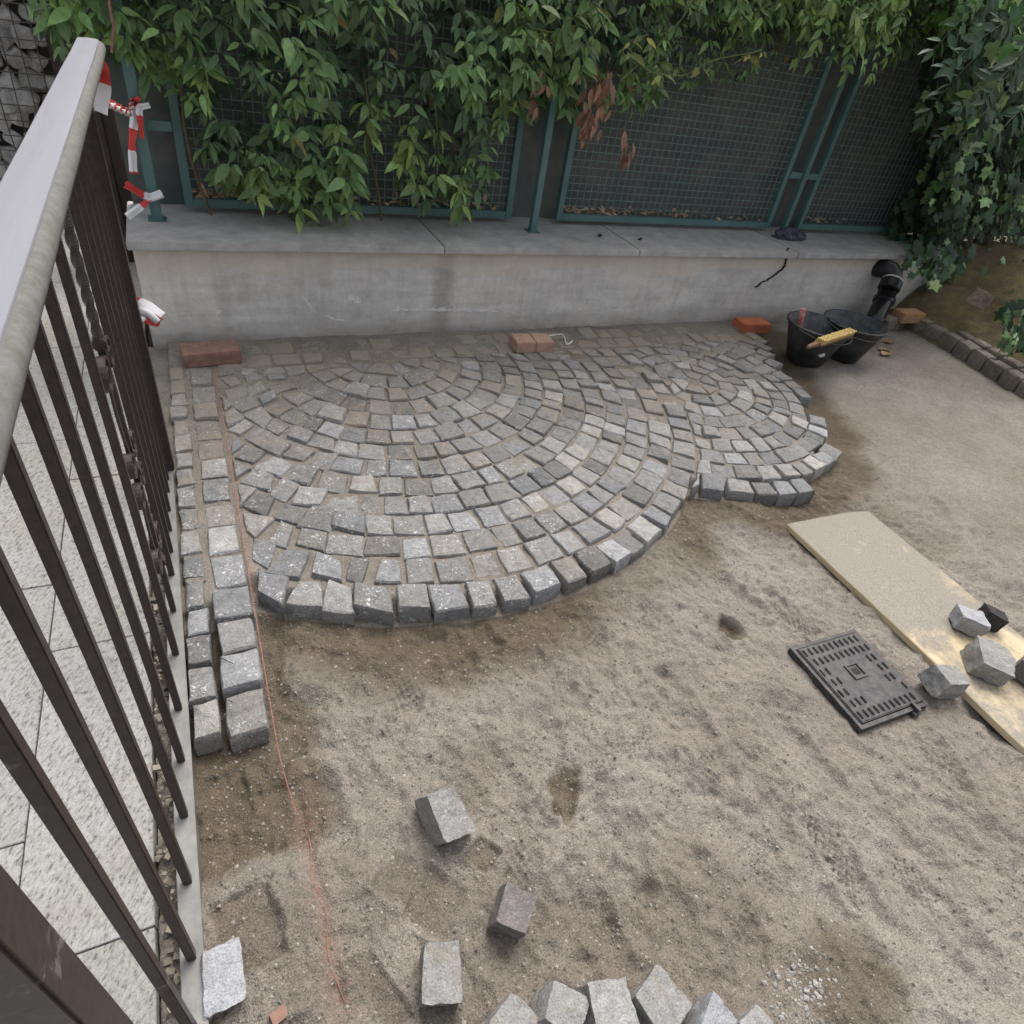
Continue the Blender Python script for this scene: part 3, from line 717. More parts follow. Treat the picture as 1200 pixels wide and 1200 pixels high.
tag(pl, 'wide pale yellow wooden board dusted with sand, lying beside the iron cover', 'board')
loose('loose_cobblestone', (1137, 725), (0.098, 0.098, 0.075), 0.75, (0.03, 0.05), 31, 'bluish grey cobblestone on the board, right beside the black stone', tone=(0.35, 0.36, 0.38), zbase=PZ)
loose('dark_stone', (1163, 722), (0.06, 0.085, 0.07), 0.9, (0.2, 0.1), 32, 'small black stone on the edge of the board', cat='stone', tone=(0.035, 0.033, 0.033), zbase=PZ, group=None, dust=-0.2, lime=0)
loose('loose_cobblestone', (1161, 773), (0.125, 0.12, 0.085), 0.75, (0.03, -0.04), 33, 'largest grey cobblestone lying in the middle of the board', tone=G1, zbase=PZ)
loose('loose_cobblestone', (1109, 796), (0.115, 0.085, 0.08), -0.15, (0.05, 0.22), 34, 'grey cobblestone half on the board edge next to the iron cover', tone=G1, zbase=-0.034)
loose('loose_cobblestone', (1208, 784), (0.09, 0.09, 0.08), 0.3, (0.05, 0.05), 35, 'dark grey cobblestone cut off at the right of the board', tone=G2, zbase=PZ)

# ------------------------------------------------------------------ iron cover
mh = tag(empty('manhole_cover', (1.69, 0.595, -0.03)), 'square black cast iron drain cover with raised tread bars set in the sand', 'drain cover')
mh_r = -0.02
RZ = rotz(mh_r); mc = np.array((1.69, 0.597, 0))
def mhbox(b, x, y, z, sx, sy, sz_, ro=0): b.box(mc + RZ @ np.array((x, y, 0)) + np.array((0, 0, z - 0.009)), (sx, sy, sz_), RZ @ rotz(ro))
b = MB(); W, Hh = 0.266, 0.282
for (x, y, sx, sy) in ((-W / 2 - 0.006, 0, 0.012, Hh + 0.024), (W / 2 + 0.006, 0, 0.012, Hh + 0.024), (0, -Hh / 2 - 0.006, W, 0.012), (0, Hh / 2 + 0.006, W, 0.012)): mhbox(b, x, y, -0.042, sx, sy, 0.05)
b.build('frame', MAT['iron'], mh)
b = MB(); mhbox(b, 0, 0, -0.030, W - 0.006, Hh - 0.006, 0.036); cov = b.build('cover_plate', MAT['iron'], mh, bevel=0.003)
b = MB(); rr = random.Random(3)
for j, yy in enumerate(np.linspace(-0.116, 0.116, 7)):
    for i, xx in enumerate(np.linspace(-0.113, 0.113, 11)):
        if abs(yy) < 0.05 and abs(xx) < 0.07: continue
        if j == 1 and -0.06 < xx < 0.10: continue
        mhbox(b, xx + (0.006 if j % 2 else -0.004), yy, -0.0100, 0.0066, 0.025, 0.008)
b.build('tread_bars', MAT['iron'], cov, bevel=0.0022)
b = MB(); 
for (x, y, sx, sy) in ((-0.024, 0.012, 0.006, 0.054), (0.024, 0.012, 0.006, 0.054), (0, -0.012, 0.042, 0.006), (0, 0.036, 0.042, 0.006)): mhbox(b, x, y, -0.0105, sx, sy, 0.006)
b.build('key_hole_rim', MAT['iron'], cov)
b = MB(); mhbox(b, 0.002, 0.012, -0.0113, 0.022, 0.022, 0.002); b.build('key_hole', MAT['gap'], cov)
b = MB(); mhbox(b, 0.085, -Hh / 2 - 0.019, -0.036, 0.03, 0.012, 0.03); mhbox(b, 0.085, -Hh / 2 - 0.008, -0.012, 0.012, 0.03, 0.012)
b.build('hinge', MAT['iron'], mh)

# ------------------------------------------------------------------ wall and coping
YW = 3.06
wall = tag(empty('retaining_wall', (2.5, YW, 0)), 'low grey stained concrete wall carrying the green fence', 'wall')
nx, nz = 200, 24
V = []; F = []
for i in range(nx + 1):
    for j in range(nz + 1):
        x = -0.22 + 5.33 * i / nx; z = -0.2 + 0.625 * j / nz
        V.append((x, YW + 0.012 * mnoise.noise(Vector((x * 1.7, z * 3, 1))) + 0.004 * mnoise.noise(Vector((x * 9, z * 9, 1))), z))
for i in range(nx):
    for j in range(nz): a = i * (nz + 1) + j; F.append((a, a + nz + 1, a + nz + 2, a + 1))
k = len(V); V += [(-0.22, YW + 0.5, -0.2), (-0.22, YW + 0.5, 0.425), (5.11, YW + 0.5, -0.2), (5.11, YW + 0.5, 0.425)]
le = list(range(0, nz + 1)); re = list(range(nx * (nz + 1), (nx + 1) * (nz + 1)))
F.append(tuple(le) + (k + 1, k)); F.append(tuple(re[::-1]) + (k + 2, k + 3)); F.append((k, k + 1, k + 3, k + 2))
mk('wall_face', V, F, MAT['wall'], wall, True, 40)
def wally(x, z): return YW + 0.012 * mnoise.noise(Vector((x * 1.7, z * 3, 1))) + 0.004 * mnoise.noise(Vector((x * 9, z * 9, 1)))
for x0, x1 in ((-0.235, 1.115), (1.119, 2.26), (2.264, 3.47), (3.475, 5.12)):
    MB().box(((x0 + x1) / 2, 3.29, 0.443), (x1 - x0, 0.56, 0.034)).build('coping_slab', MAT['coping'], wall, bevel=0.004)
# crack below the coping joint
b = MB(); pts = [(923, 292), (922, 303), (919, 312), (911, 320), (903, 325), (892, 332), (884, 338)]
for i in range(len(pts) - 1):
    for t in np.linspace(0, 1, 4)[:-1]:
        x = pts[i][0] + (pts[i + 1][0] - pts[i][0]) * t; y = pts[i][1] + (pts[i + 1][1] - pts[i][1]) * t
        p = gy(x + random.uniform(-1, 1), y, YW - 0.008); b.box(p, (random.uniform(0.003, 0.007), 0.012, random.uniform(0.012, 0.024)), rot_axis((0, 1, 0), (0.0 if y < 312 else 0.85) + random.uniform(-0.5, 0.5)))
b.build('crack', MAT['gap'], wall)
def smear(pts, w):
    V = []; F = []
    P = [gy(x, y, YW - 0.011) for x, y in pts]; Q = []
    for i in range(len(P) - 1):
        for t in np.linspace(0, 1, 14)[:-1]: Q.append(P[i] * (1 - t) + P[i + 1] * t + np.array((0, 0, random.uniform(-0.002, 0.002))))
    Q.append(P[-1])
    for i, p in enumerate(Q):
        d = Q[min(i + 1, len(Q) - 1)] - Q[max(i - 1, 0)]; n_ = np.array((-d[2], 0, d[0])); n_ /= np.linalg.norm(n_) + 1e-9
        ww = w * random.uniform(0.15, 1.2) * math.sin(math.pi * (i + 0.6) / (len(Q) + 0.2)) ** 0.4
        for s in (-1, 1):
            for yy in (-0.0016, 0.006):
                q = p + n_ * s * ww; V.append((q[0], wally(q[0], q[2]) + yy, q[2]))
    for i in range(len(Q) - 1):
        a = 4 * i; F += [(a, a + 2, a + 6, a + 4), (a, a + 4, a + 5, a + 1), (a + 2, a + 3, a + 7, a + 6)]
    F += [(0, 1, 3, 2), (4 * len(Q) - 4, 4 * len(Q) - 2, 4 * len(Q) - 1, 4 * len(Q) - 3)]
    mk('lime_smear', V, F, MAT['smear'], wall)
smear([(354, 347), (362, 357), (371, 368)], 0.009); smear([(378, 370), (390, 374), (405, 377)], 0.006); smear([(408, 347), (416, 352), (424, 355)], 0.02)
smear([(460, 364), (500, 364), (540, 364), (585, 366)], 0.010); smear([(254, 365), (258, 368)], 0.02); smear([(465, 360), (470, 363)], 0.012)

# ------------------------------------------------------------------ fence
FY = 3.44
fence = tag(empty('mesh_fence', (2.5, FY, 0.46)), 'green steel mesh fence on the low wall, half hidden by creeper', 'fence')
def subempty(name, loc):
    o = empty(name, loc); o.parent = fence; o.matrix_parent_inverse = Matrix.Translation(-Vector(fence.location)); return o
def frame_panel(x0, x1):
    t = subempty('panel', ((x0 + x1) / 2, FY, 0.46))
    z0, z1 = 0.485, 2.05
    for x in (x0 + 0.018, x1 - 0.018): MB().box((x, FY, (z0 + z1) / 2), (0.036, 0.036, z1 - z0)).build('frame_upright', MAT['fence'], t, bevel=0.002)
    MB().box(((x0 + x1) / 2, FY, z0 + 0.018), (x1 - x0 - 0.074, 0.034, 0.036)).build('bottom_rail', MAT['fence'], t, bevel=0.002)
    MB().box(((x0 + x1) / 2, FY, z1 - 0.018), (x1 - x0 - 0.074, 0.034, 0.036)).build('top_rail', MAT['fence'], t, bevel=0.002)
    b = MB(); n = int((x1 - x0 - 0.07) / 0.042)
    for i in range(1, n):
        x = x0 + 0.036 + (x1 - x0 - 0.072) * i / n; b.box((x, FY + 0.002, (z0 + z1) / 2), (0.003, 0.003, z1 - z0 - 0.07))
    for j in range(1, 37):
        z = z0 + 0.036 + (z1 - z0 - 0.072) * j / 37; b.box(((x0 + x1) / 2, FY - 0.0015, z + 0.002 * random.uniform(-1, 1)), (x1 - x0 - 0.07, 0.0034, 0.0034))
    tag(b.build('wire_mesh', MAT['mesh_wire'], t), kind='stuff')
frame_panel(0.005, 1.645); frame_panel(1.93, 3.575); frame_panel(3.83, 5.45)
def post(x, y, w, braces):
    t = subempty('post', (x, y, 0.46))
    MB().box((x, y, 0.46 + 0.85), (w, w, 1.70)).build('post_tube', MAT['fence'], t, bevel=0.002)
    MB().box((x, y, 0.463), (w + 0.03, w + 0.03, 0.006)).build('base_plate', MAT['fence'], t)
    for (xa, xb) in braces:
        MB().box(((xa + xb) / 2, (y + FY) / 2 + 0.0, 0.815), (abs(xb - xa) - 0.004, 0.03, 0.036)).build('brace', MAT['fence'], t)
post(-0.115, 3.31, 0.042, [(-0.092, 0.003)]); post(1.718, 3.29, 0.036, []); post(3.70, 3.42, 0.036, [(3.577, 3.68), (3.72, 3.828)])
# sagging shade net behind the wires; beyond the fence, added dark backing for shadow
V = []; F = []; nn, nm = 160, 36
for i in range(nn + 1):
    for j in range(nm + 1):
        x = -0.21 + 8.2 * i / nn; z = 0.455 + 1.75 * j / nm
        V.append((x, FY + 0.10 + 0.035 * mnoise.noise(Vector((x * 2.5, z * 1.2, 4))) + 0.012 * mnoise.noise(Vector((x * 11, z * 5, 4))), z))
for i in range(nn):
    for j in range(nm): a = i * (nm + 1) + j; F.append((a, a + nm + 1, a + nm + 2, a + 1))
mk('shade_net', V, F, MAT['net'], fence, True)
# soil behind the fence
mk('soil_bed', [(-0.2, 3.57, 0.40), (12, 3.57, 0.40), (12, 9, 0.5), (-0.2, 9, 0.5), (-0.2, 3.57, -0.2), (12, 3.57, -0.2), (12, 9, -0.2), (-0.2, 9, -0.2)],
   [(0, 1, 2, 3), (0, 4, 5, 1), (1, 5, 6, 2), (2, 6, 7, 3), (3, 7, 4, 0)], MAT['soil'])['kind'] = 'structure'

# ------------------------------------------------------------------ railing
rail = tag(empty('iron_railing', (-0.19, 1.0, 0)), 'dark brown iron railing with square bars and a pale weathered handrail', 'railing')
# handrail profile swept along Y
prof = [(-0.171, 1.202), (-0.173, 1.216), (-0.168, 1.2235), (-0.150, 1.2250), (-0.130, 1.2245), (-0.1250, 1.2230), (-0.1238, 1.2205), (-0.1195, 1.2195), (-0.1145, 1.2140), (-0.113, 1.208), (-0.1145, 1.201), (-0.120, 1.196), (-0.135, 1.194), (-0.160, 1.194), (-0.168, 1.197)]
ys = [-0.6, -0.2] + list(np.linspace(0.1, 2.08, 30)) + [2.105, 2.122, 2.130]
V = []; F = []; n = len(prof)
for i, y in enumerate(ys):
    s = 1.0 if y < 2.09 else (0.985 if y < 2.11 else (0.90 if y < 2.125 else 0.72))
    for (x, z) in prof: V.append((-0.143 + (x + 0.143) * s + 0.0012 * mnoise.noise(Vector((y * 3, 0, 1))), y, 1.205 + (z - 1.205) * s))
for i in range(len(ys) - 1):
    for k in range(n): F.append((i * n + k, i * n + (k + 1) % n, (i + 1) * n + (k + 1) % n, (i + 1) * n + k))
F.append(tuple(range(n))); F.append(tuple(range((len(ys) - 1) * n, len(ys) * n))[::-1])
mk('handrail', V, F, MAT['handrail'], rail, True, 45)
MB().box((-0.170, 0.78, 1.180), (0.045, 2.60, 0.026)).build('top_flat', MAT['rail'], rail, bevel=0.002)
MB().box((-0.1915, 0.78, 0.004), (0.040, 2.62, 0.010)).build('base_plate', MAT['plate'], rail, bevel=0.0015)
MB().box((-0.1915, 0.78, -0.05), (0.030, 2.60, 0.09)).build('base_web', MAT['plate'], rail)
BX = -0.192
for y in [0.39, 0.513, 0.649, 0.788, 0.920, 1.060, 1.232, 1.53, 1.63, 1.73, 1.83, 1.93, 2.0]:
    MB().box((BX, y, 0.586), (0.0155, 0.0155, 1.156)).build('baluster', MAT['rail'], rail, bevel=0.0015)
MB().box((BX, 0.245, 0.586), (0.045, 0.045, 1.156)).build('post', MAT['rail'], rail, bevel=0.003)
MB().box((BX + 0.004, 2.07, 0.586), (0.045, 0.05, 1.156)).build('post', MAT['rail'], rail, bevel=0.003)
# ornamental bay: twisted bar, collars and scrolls
V = []; F = []; hs_ = 0.0070; N = 220
for i in range(N + 1):
    z = 0.012 + 1.15 * i / N; a = 0 if z < 0.80 else (z - 0.80) * 45
    for k in range(4):
        q = a + math.pi / 4 + k * math.pi / 2; V.append((BX + hs_ * 1.414 * math.cos(q), 1.385 + hs_ * 1.414 * math.sin(q), z))
for i in range(N):
    for k in range(4): F.append((i * 4 + k, i * 4 + (k + 1) % 4, i * 4 + 4 + (k + 1) % 4, i * 4 + 4 + k))
mk('twisted_bar', V, F, MAT['rail'], rail)
def scroll(y, z, R, turns, a0, dirn, w=0.016):
    P = []
    for t in np.linspace(0, 1, 34):
        r = R * (1 - 0.78 * t); a = a0 + dirn * turns * 2 * math.pi * t; P.append((y + r * math.cos(a), z + r * math.sin(a)))
    V = []; F = []
    for i, p in enumerate(P):
        d = np.array(P[min(i + 1, 33)]) - np.array(P[max(i - 1, 0)]); nn = np.array((-d[1], d[0])); nn /= np.linalg.norm(nn)
        for sx in (-1, 1):
            for st in (-1, 1): q = np.array(p) + nn * st * 0.003; V.append((BX + sx * w / 2, q[0], q[1]))
    for i in range(33):
        a = 4 * i
        for u, v in ((0, 1), (1, 3), (3, 2), (2, 0)): F.append((a + u, a + v, a + 4 + v, a + 4 + u))
    F += [(0, 2, 3, 1), (132, 133, 135, 134)]
    mk('scroll', V, F, MAT['rail'], rail)
for (y, z, R, a0, d) in ((1.335, 0.75, 0.042, 0, 1), (1.435, 0.75, 0.042, math.pi, -1), (1.34, 0.535, 0.036, 0, -1), (1.43, 0.535, 0.036, math.pi, 1), (1.34, 0.44, 0.036, 0, 1), (1.43, 0.44, 0.036, math.pi, -1), (1.335, 0.25, 0.042, 0, -1), (1.435, 0.25, 0.042, math.pi, 1)):
    scroll(y, z, R, 1.6, a0, d)
for z in (0.80, 0.49, 0.20): MB().box((BX, 1.385, z), (0.024, 0.032, 0.022)).build('collar', MAT['rail'], rail, bevel=0.003)
for s in (-1, 1):
    for z0, z1 in ((0.205, 0.44), (0.53, 0.78)):
        b = MB(); P = [(BX, 1.385 + s * (0.012 + 0.028 * math.sin(math.pi * t)), z0 + (z1 - z0) * t) for t in np.linspace(0, 1, 9)]
        for i in range(8): b.bar(P[i], P[i + 1], 0.012, 0.005, up=(1, 0, 0))
        b.build('scroll_stem', MAT['rail'], rail)
# debris in the slot between floor and plate
b = MB(); dr = random.Random(4)
for i in range(260):
    y = dr.uniform(-0.2, 2.2); x = dr.uniform(-0.25, -0.215); s = dr.uniform(0.004, 0.013)
    b.box((x, y, -0.028 + s * 0.3), (s, s * dr.uniform(0.6, 1.6), s * 0.7), rotz(dr.uniform(0, 3)) @ rot_axis((1, 0, 0), dr.uniform(0, 1)))
tint = [c for i in range(260) for c in [(lambda g: (g, g * 0.88, g * 0.7, 1))(dr.uniform(0.08, 0.35))] * 8]
tag(mk('slot_debris', b.v, b.f, MAT['pebble'], None, False, None, {'tint': ('FLOAT_COLOR', tint)}), 'grit and stone chips caught between terrace slabs and steel plate', 'debris', kind='stuff')

# ------------------------------------------------------------------ gravel grains on the sand
def pebbles(name, pts, sizes, tints, label, cat):
    base = np.array([(1, 0, 0), (-1, 0, 0), (0, 1, 0), (0, -1, 0), (0, 0, 1), (0, 0, -1)], float)
    fc = np.array([(0, 2, 4), (2, 1, 4), (1, 3, 4), (3, 0, 4), (2, 0, 5), (1, 2, 5), (3, 1, 5), (0, 3, 5)])
    n = len(pts); V = np.repeat(base[None], n, 0) * (0.6 + 0.7 * rng.random((n, 6, 1)))
    a = rng.uniform(0, 6.28, n); ca, sa = np.cos(a), np.sin(a)
    V = np.stack([V[..., 0] * ca[:, None] - V[..., 1] * sa[:, None], V[..., 0] * sa[:, None] + V[..., 1] * ca[:, None], V[..., 2] * 0.7], -1)
    V = V * sizes[:, None, None] + pts[:, None, :]
    F = (fc[None] + 6 * np.arange(n)[:, None, None]).reshape(-1, 3)
    o = mk(name, V.reshape(-1, 3), F, MAT['pebble'], None, False, None, {'tint': ('FLOAT_COLOR', np.repeat(tints, 6, 0))})
    return tag(o, label, cat, kind='stuff')
N = 34000
X = rng.uniform(-0.16, 2.8, N * 3); Y = rng.uniform(-0.15, 1.6, N * 3)
keep = (rng.random(N * 3) < 1.2 / (1 + 0.6 * (X ** 2 + Y ** 2)) * (0.45 + 1.2 * vnoise(X * 5, Y * 5)))
X, Y = X[keep][:N], Y[keep][:N]
sd = np.minimum(poly_sd(X, Y, OUTLINE), poly_sd(X, Y, BORDER)); kp = sd > 0.01; X, Y = X[kp], Y[kp]
S = 0.0010 + 0.0042 * rng.random(len(X)) ** 6
Z = sand_height(X, Y) + S * 0.3
g = rng.uniform(0.12, 0.36, len(X)); T = np.stack([g, g * 0.92, g * 0.81, np.ones_like(g)], -1)
pebbles('sand_grit', np.stack([X, Y, Z], -1), S, T, 'tiny pale and dark grit grains scattered over the sand', 'grit')
c0 = gz(938, 1155, -0.03); n = 110
X = c0[0] + rng.normal(0, 0.045, n); Y = c0[1] + rng.normal(0, 0.026, n); S = rng.uniform(0.002, 0.0065, n)
g = rng.uniform(0.24, 0.42, n)
pebbles('white_gravel', np.stack([X, Y, sand_height(X, Y) + S * 0.4], -1), S, np.stack([g, g * 0.97, g * 0.92, np.ones(n)], -1), 'patch of crushed whitish gravel chips on the sand', 'gravel')

# ------------------------------------------------------------------ mason line
pts = [(0.0, 2.93, 0.075), (0.012, 2.80, 0.006)] + [(0.014 - 0.004 * t, 2.78 - 1.86 * t, 0.0075 + 0.003 * math.sin(9 * t)) for t in np.linspace(0, 1, 14)] + [(0.012, 0.86, -0.012), (0.018, 0.80, -0.03), (0.026, 0.74, -0.040)]
P = [pts[0]]
tag(MB().tube(pts, 0.0013, 6).build('mason_line', MAT['string'], None, True), 'thin red mason string stretched along the border row', 'string')
cl = []
for t in np.linspace(0, 1, 14):
    y = 0.72 - 0.36 * t; x = 0.034 + 0.02 * (0.9 - y) + 0.006 * math.sin(t * 14); cl.append((x, y, sz(x, y) + 0.0015))
tag(MB().tube(cl, 0.0011, 6).build('loose_string_end', MAT['string'], None, True), 'slack end of red string half buried in chalky sand', 'string')

# ------------------------------------------------------------------ bricks
def brick(px_c, size, yaw, mat, label, z=0.0, cores=0, groove=False, name='brick'):
    c = gz(px_c[0], px_c[1], z + size[2] * 0.5)
    bm = rough_block((1, 1, 1), int(px_c[0]), chip=0.02, cuts=5, bump=0.0)
    bm.free()
    b = MB(); R = rotz(yaw)
    if groove:
        h = (size[0] - 0.004) / 2
        for s in (-1, 1): b.box(np.array((0, 0, size[2] / 2)) + R @ np.array((s * (h / 2 + 0.002), 0, 0)), (h, size[1], size[2]), R)
        b.box((0, 0, size[2] / 2 - 0.002), (0.02, size[1] - 0.006, size[2] - 0.006), R)
    else: b.box((0, 0, size[2] / 2), size, R)
    o = b.build(name, mat, None, bevel=0.004); o.location = (c[0], c[1], z)
    return tag(o, label, 'brick')
brick((247, 414), (0.235, 0.125, 0.06), 0.10, MAT['brick_dark'], 'dark brown red brick anchoring the red string by the railing', z=0.0)
brick((623, 402), (0.215, 0.115, 0.06), -0.06, MAT['brick_pink'], 'pale pinkish brick with a groove, next to the white wire hook', z=0.0, groove=True)
brick((881, 381), (0.225, 0.12, 0.06), -0.08, MAT['brick_orange'], 'bright orange brick at the wall beside the buckets', z=-0.002)
brick((1064, 370), (0.22, 0.11, 0.07), -0.05, MAT['brick_tan'], 'tan brick lying at the wall foot behind the kerb corner', z=0.05)
hk = [gz(x, y, 0.02) for x, y in ((643, 392), (650, 391), (659, 390), (662, 395), (664, 402), (668, 401), (671, 398))]
tag(MB().tube([(p[0], p[1], 0.012) for p in hk], 0.0045, 6).build('wire_hook', MAT['white'], None, True), 'white bent wire hook on the paving beside the pinkish brick', 'hook')

# ------------------------------------------------------------------ buckets
def bucket(px_base, label, fill, name='mortar_bucket', d=0.30):
    c = gz(px_base[0], px_base[1], -0.01); zb = sz(c[0], c[1]) - 0.002
    t = tag(empty(name, (c[0], c[1], zb)), label, 'bucket', 'black mortar buckets')
    loc = (c[0], c[1], zb)
    H = 0.24; r0, r1 = d * 0.31, d * 0.54
    MB().lathe([(0.001, 0.0), (r0 - 0.01, 0.0), (r0, 0.006), (r0 + (r1 - r0) * 0.5, H * 0.5), (r1 - 0.004, H - 0.018), (r1 + 0.006, H - 0.016), (r1 + 0.008, H - 0.004), (r1 + 0.002, H), (r1 - 0.004, H - 0.002)], 40, loc).build('shell', MAT['rubber'], t, True, 40)
    MB().lathe([(r1 - 0.0045, H - 0.003), (r1 - 0.010, H - 0.02), (r0 + (r1 - r0) * 0.5 - 0.006, H * 0.5), (r0 - 0.004, 0.014), (0.001, 0.012)], 40, loc).build('lining', MAT['rubber_in'], t, True, 40)
    P = [(c[0] + (r1 + 0.012) * math.cos(a), c[1] + (r1 + 0.012) * math.sin(a), zb + H - 0.012 - 0.03 * abs(math.sin(a - fill))) for a in np.linspace(fill, fill + math.pi, 18)]
    MB().tube(P, 0.0028, 6).build('bail_handle', MAT['wire'], t, True)
    return t, c, zb, H, r1
b1, c1, zb1, H1, r1 = bucket((942, 421), 'black rubber mortar bucket with a white splash, holding the red handled tool', 3.3, d=0.345)
b2, c2, zb2, H2, r2 = bucket((984, 416), 'black rubber mortar bucket nearest the drain pipe, almost empty', 2.9, d=0.345)
# splash stuck on the shell
ps = np.array((c1[0], c1[1], zb1)); a = math.radians(252); rr_ = 0.345 * (0.31 + 0.23 * 0.46)
V = [(ps[0] + (rr_ + 0.004) * math.cos(a), ps[1] + (rr_ + 0.004) * math.sin(a), zb1 + 0.105)]
for k in range(9):
    q = 2 * math.pi * k / 9; da = 0.15 * math.cos(q) * random.uniform(0.7, 1.1); dz = 0.016 * math.sin(q) * random.uniform(0.7, 1.2); r_ = rr_ + 0.0022 + dz * 0.33
    V.append((ps[0] + r_ * math.cos(a + da), ps[1] + r_ * math.sin(a + da), zb1 + 0.105 + dz))
mk('lime_splash', V, [(0, 1 + k, 1 + (k + 1) % 9) for k in range(9)], MAT['white'], b1)
# rubble lying in the buckets
for i, (cc, zz, dx, dy, s, lab) in enumerate([(c1, zb1, 0.04, -0.05, 0.06, 'grey rubble lump in the front of the splashed bucket'), (c1, zb1, -0.03, 0.04, 0.07, 'grey rubble lump against the back of the splashed bucket'),
                                              (c2, zb2, 0.06, -0.02, 0.055, 'pale rubble lump in the almost empty bucket')]):
    bm = rough_block((s, s, s * 0.8), 60 + i, chip=0.35); V = [v.co.copy() for v in bm.verts]; F = [[v.index for v in f.verts] for f in bm.faces]; bm.free()
    o = mk('rubble_lump', V, F, MAT['cobble'], None, True, 35, {'tint': ('FLOAT_COLOR', [(0.3, 0.3, 0.29, 1)] * len(V)), 'dust': ('FLOAT', [0.3] * len(V)), 'lime': ('FLOAT', [0.5] * len(V))})
    o.location = (cc[0] + dx, cc[1] + dy, zz + 0.012 + s * 0.38); tag(o, lab, 'stone')
# red handled tool standing in bucket 1
t = tag(empty('trowel', (c1[0] - 0.06, c1[1] + 0.02, zb1 + 0.02)), 'small trowel with a red handle standing up in the splashed bucket', 'trowel')
top = np.array((c1[0] - 0.145, c1[1] + 0.045, zb1 + 0.315)); bot = np.array((c1[0] - 0.06, c1[1] + 0.03, zb1 + 0.02)); dv = (top - bot)
MB().tube([top - dv * k for k in (0.0, 0.02, 0.15, 0.30, 0.38)], [0.010, 0.015, 0.017, 0.013, 0.015], 12).build('handle', MAT['red'], t, True, 50)
MB().tube([top - dv * 0.38, top - dv * 0.60], 0.005, 8).build('shank', MAT['steel'], t, True)
pn = np.array((0.02, 0.045, 0)); q0 = top - dv * 0.58
MB().add([q0 - pn * 0.3, q0 + pn * 0.3, bot + pn, bot - pn] + [p + np.array((0.0, -0.002, 0.002)) for p in (q0 - pn * 0.3, q0 + pn * 0.3, bot + pn, bot - pn)], [(0, 1, 2, 3), (7, 6, 5, 4), (0, 4, 5, 1), (1, 5, 6, 2), (2, 6, 7, 3), (3, 7, 4, 0)]).build('blade', MAT['steel'], t)
# yellow bristled brush laid across both rims
pa = gz(958, 403, zb1 + H1 + 0.02); pb = gz(995, 391, zb1 + H1 + 0.03)
dv = pb - pa; L = np.linalg.norm(dv); ex = dv / L; ey = np.cross((0, 0, 1), ex); ey /= np.linalg.norm(ey); ez = np.cross(ex, ey); RB = np.array([ex, ey, ez]).T
t = tag(empty('hand_brush', pa), 'yellow bristled hand brush resting across the two bucket rims', 'brush')
MB().box((pa + pb) / 2 - ez * 0.004, (L, 0.05, 0.016), RB).build('brush_back', MAT['handle_wood'], t, bevel=0.004)
b = MB(); br = random.Random(8)
for i in range(46):
    for j in range(9):
        p = pa + ex * L * (i + 0.5 + br.uniform(-.3, .3)) / 46 + ey * (-0.022 + 0.044 * j / 8) 
        d_ = ez * 0.9 + ey * (-0.35 + br.uniform(-0.08, 0.08)) + ex * br.uniform(-0.06, 0.06)
        b.bar(p + ez * 0.003, p + d_ * br.uniform(0.033, 0.037), 0.0042, 0.0055, up=ex)
tag(b.build('bristles', MAT['bristle'], t), kind='stuff')
MB().tube([pa - ex * 0.10 + ez * 0.0, pa - ex * 0.05 + ez * 0.002, pa + ex * 0.01], [0.010, 0.014, 0.016], 10).build('grip', MAT['handle_wood'], t, True)

# ------------------------------------------------------------------ drain pipe
t = tag(empty('drain_pipe', (4.56, 2.9, 0)), 'black plastic drain pipe with an elbow leaning out of the wall', 'pipe')
p0 = gz(1017, 392, 0.0); p1 = gy(1036, 352, 2.93); p2 = gy(1046, 328, 2.93); p3 = gy(1043, 317, 2.96)
ax = (p2 - p0) / np.linalg.norm(p2 - p0); rp = 0.062
MB().tube([p0 - ax * 0.06, p0, p1, p2 - ax * 0.04], rp, 24).build('lower_pipe', MAT['pipe'], t, True, 50)
el = [p2 - ax * 0.03, p2, p2 + ax * 0.03 + np.array((-0.008, 0.008, 0)), p2 + ax * 0.05 + np.array((-0.022, 0.03, 0.004)), p2 + ax * 0.05 + np.array((-0.035, 0.07, 0.004)), p2 + ax * 0.045 + np.array((-0.045, 0.13, 0.0))]
MB().tube(el, rp * 1.02, 24).build('elbow', MAT['pipe'], t, True, 60)
for q, w in ((p2 - ax * 0.045, 0.03), (p1, 0.022), (p0 + ax * 0.10, 0.018)): MB().tube([q - ax * w, q - ax * w * 0.8, q + ax * w * 0.8, q + ax * w], [rp * 1.06, rp * 1.16, rp * 1.16, rp * 1.06], 24).build('collar', MAT['pipe'], t, True, 40)
MB().tube([p2 - ax * 0.006, p2 + ax * 0.002], rp * 1.09, 24).build('white_band', MAT['white'], t, True, 40)

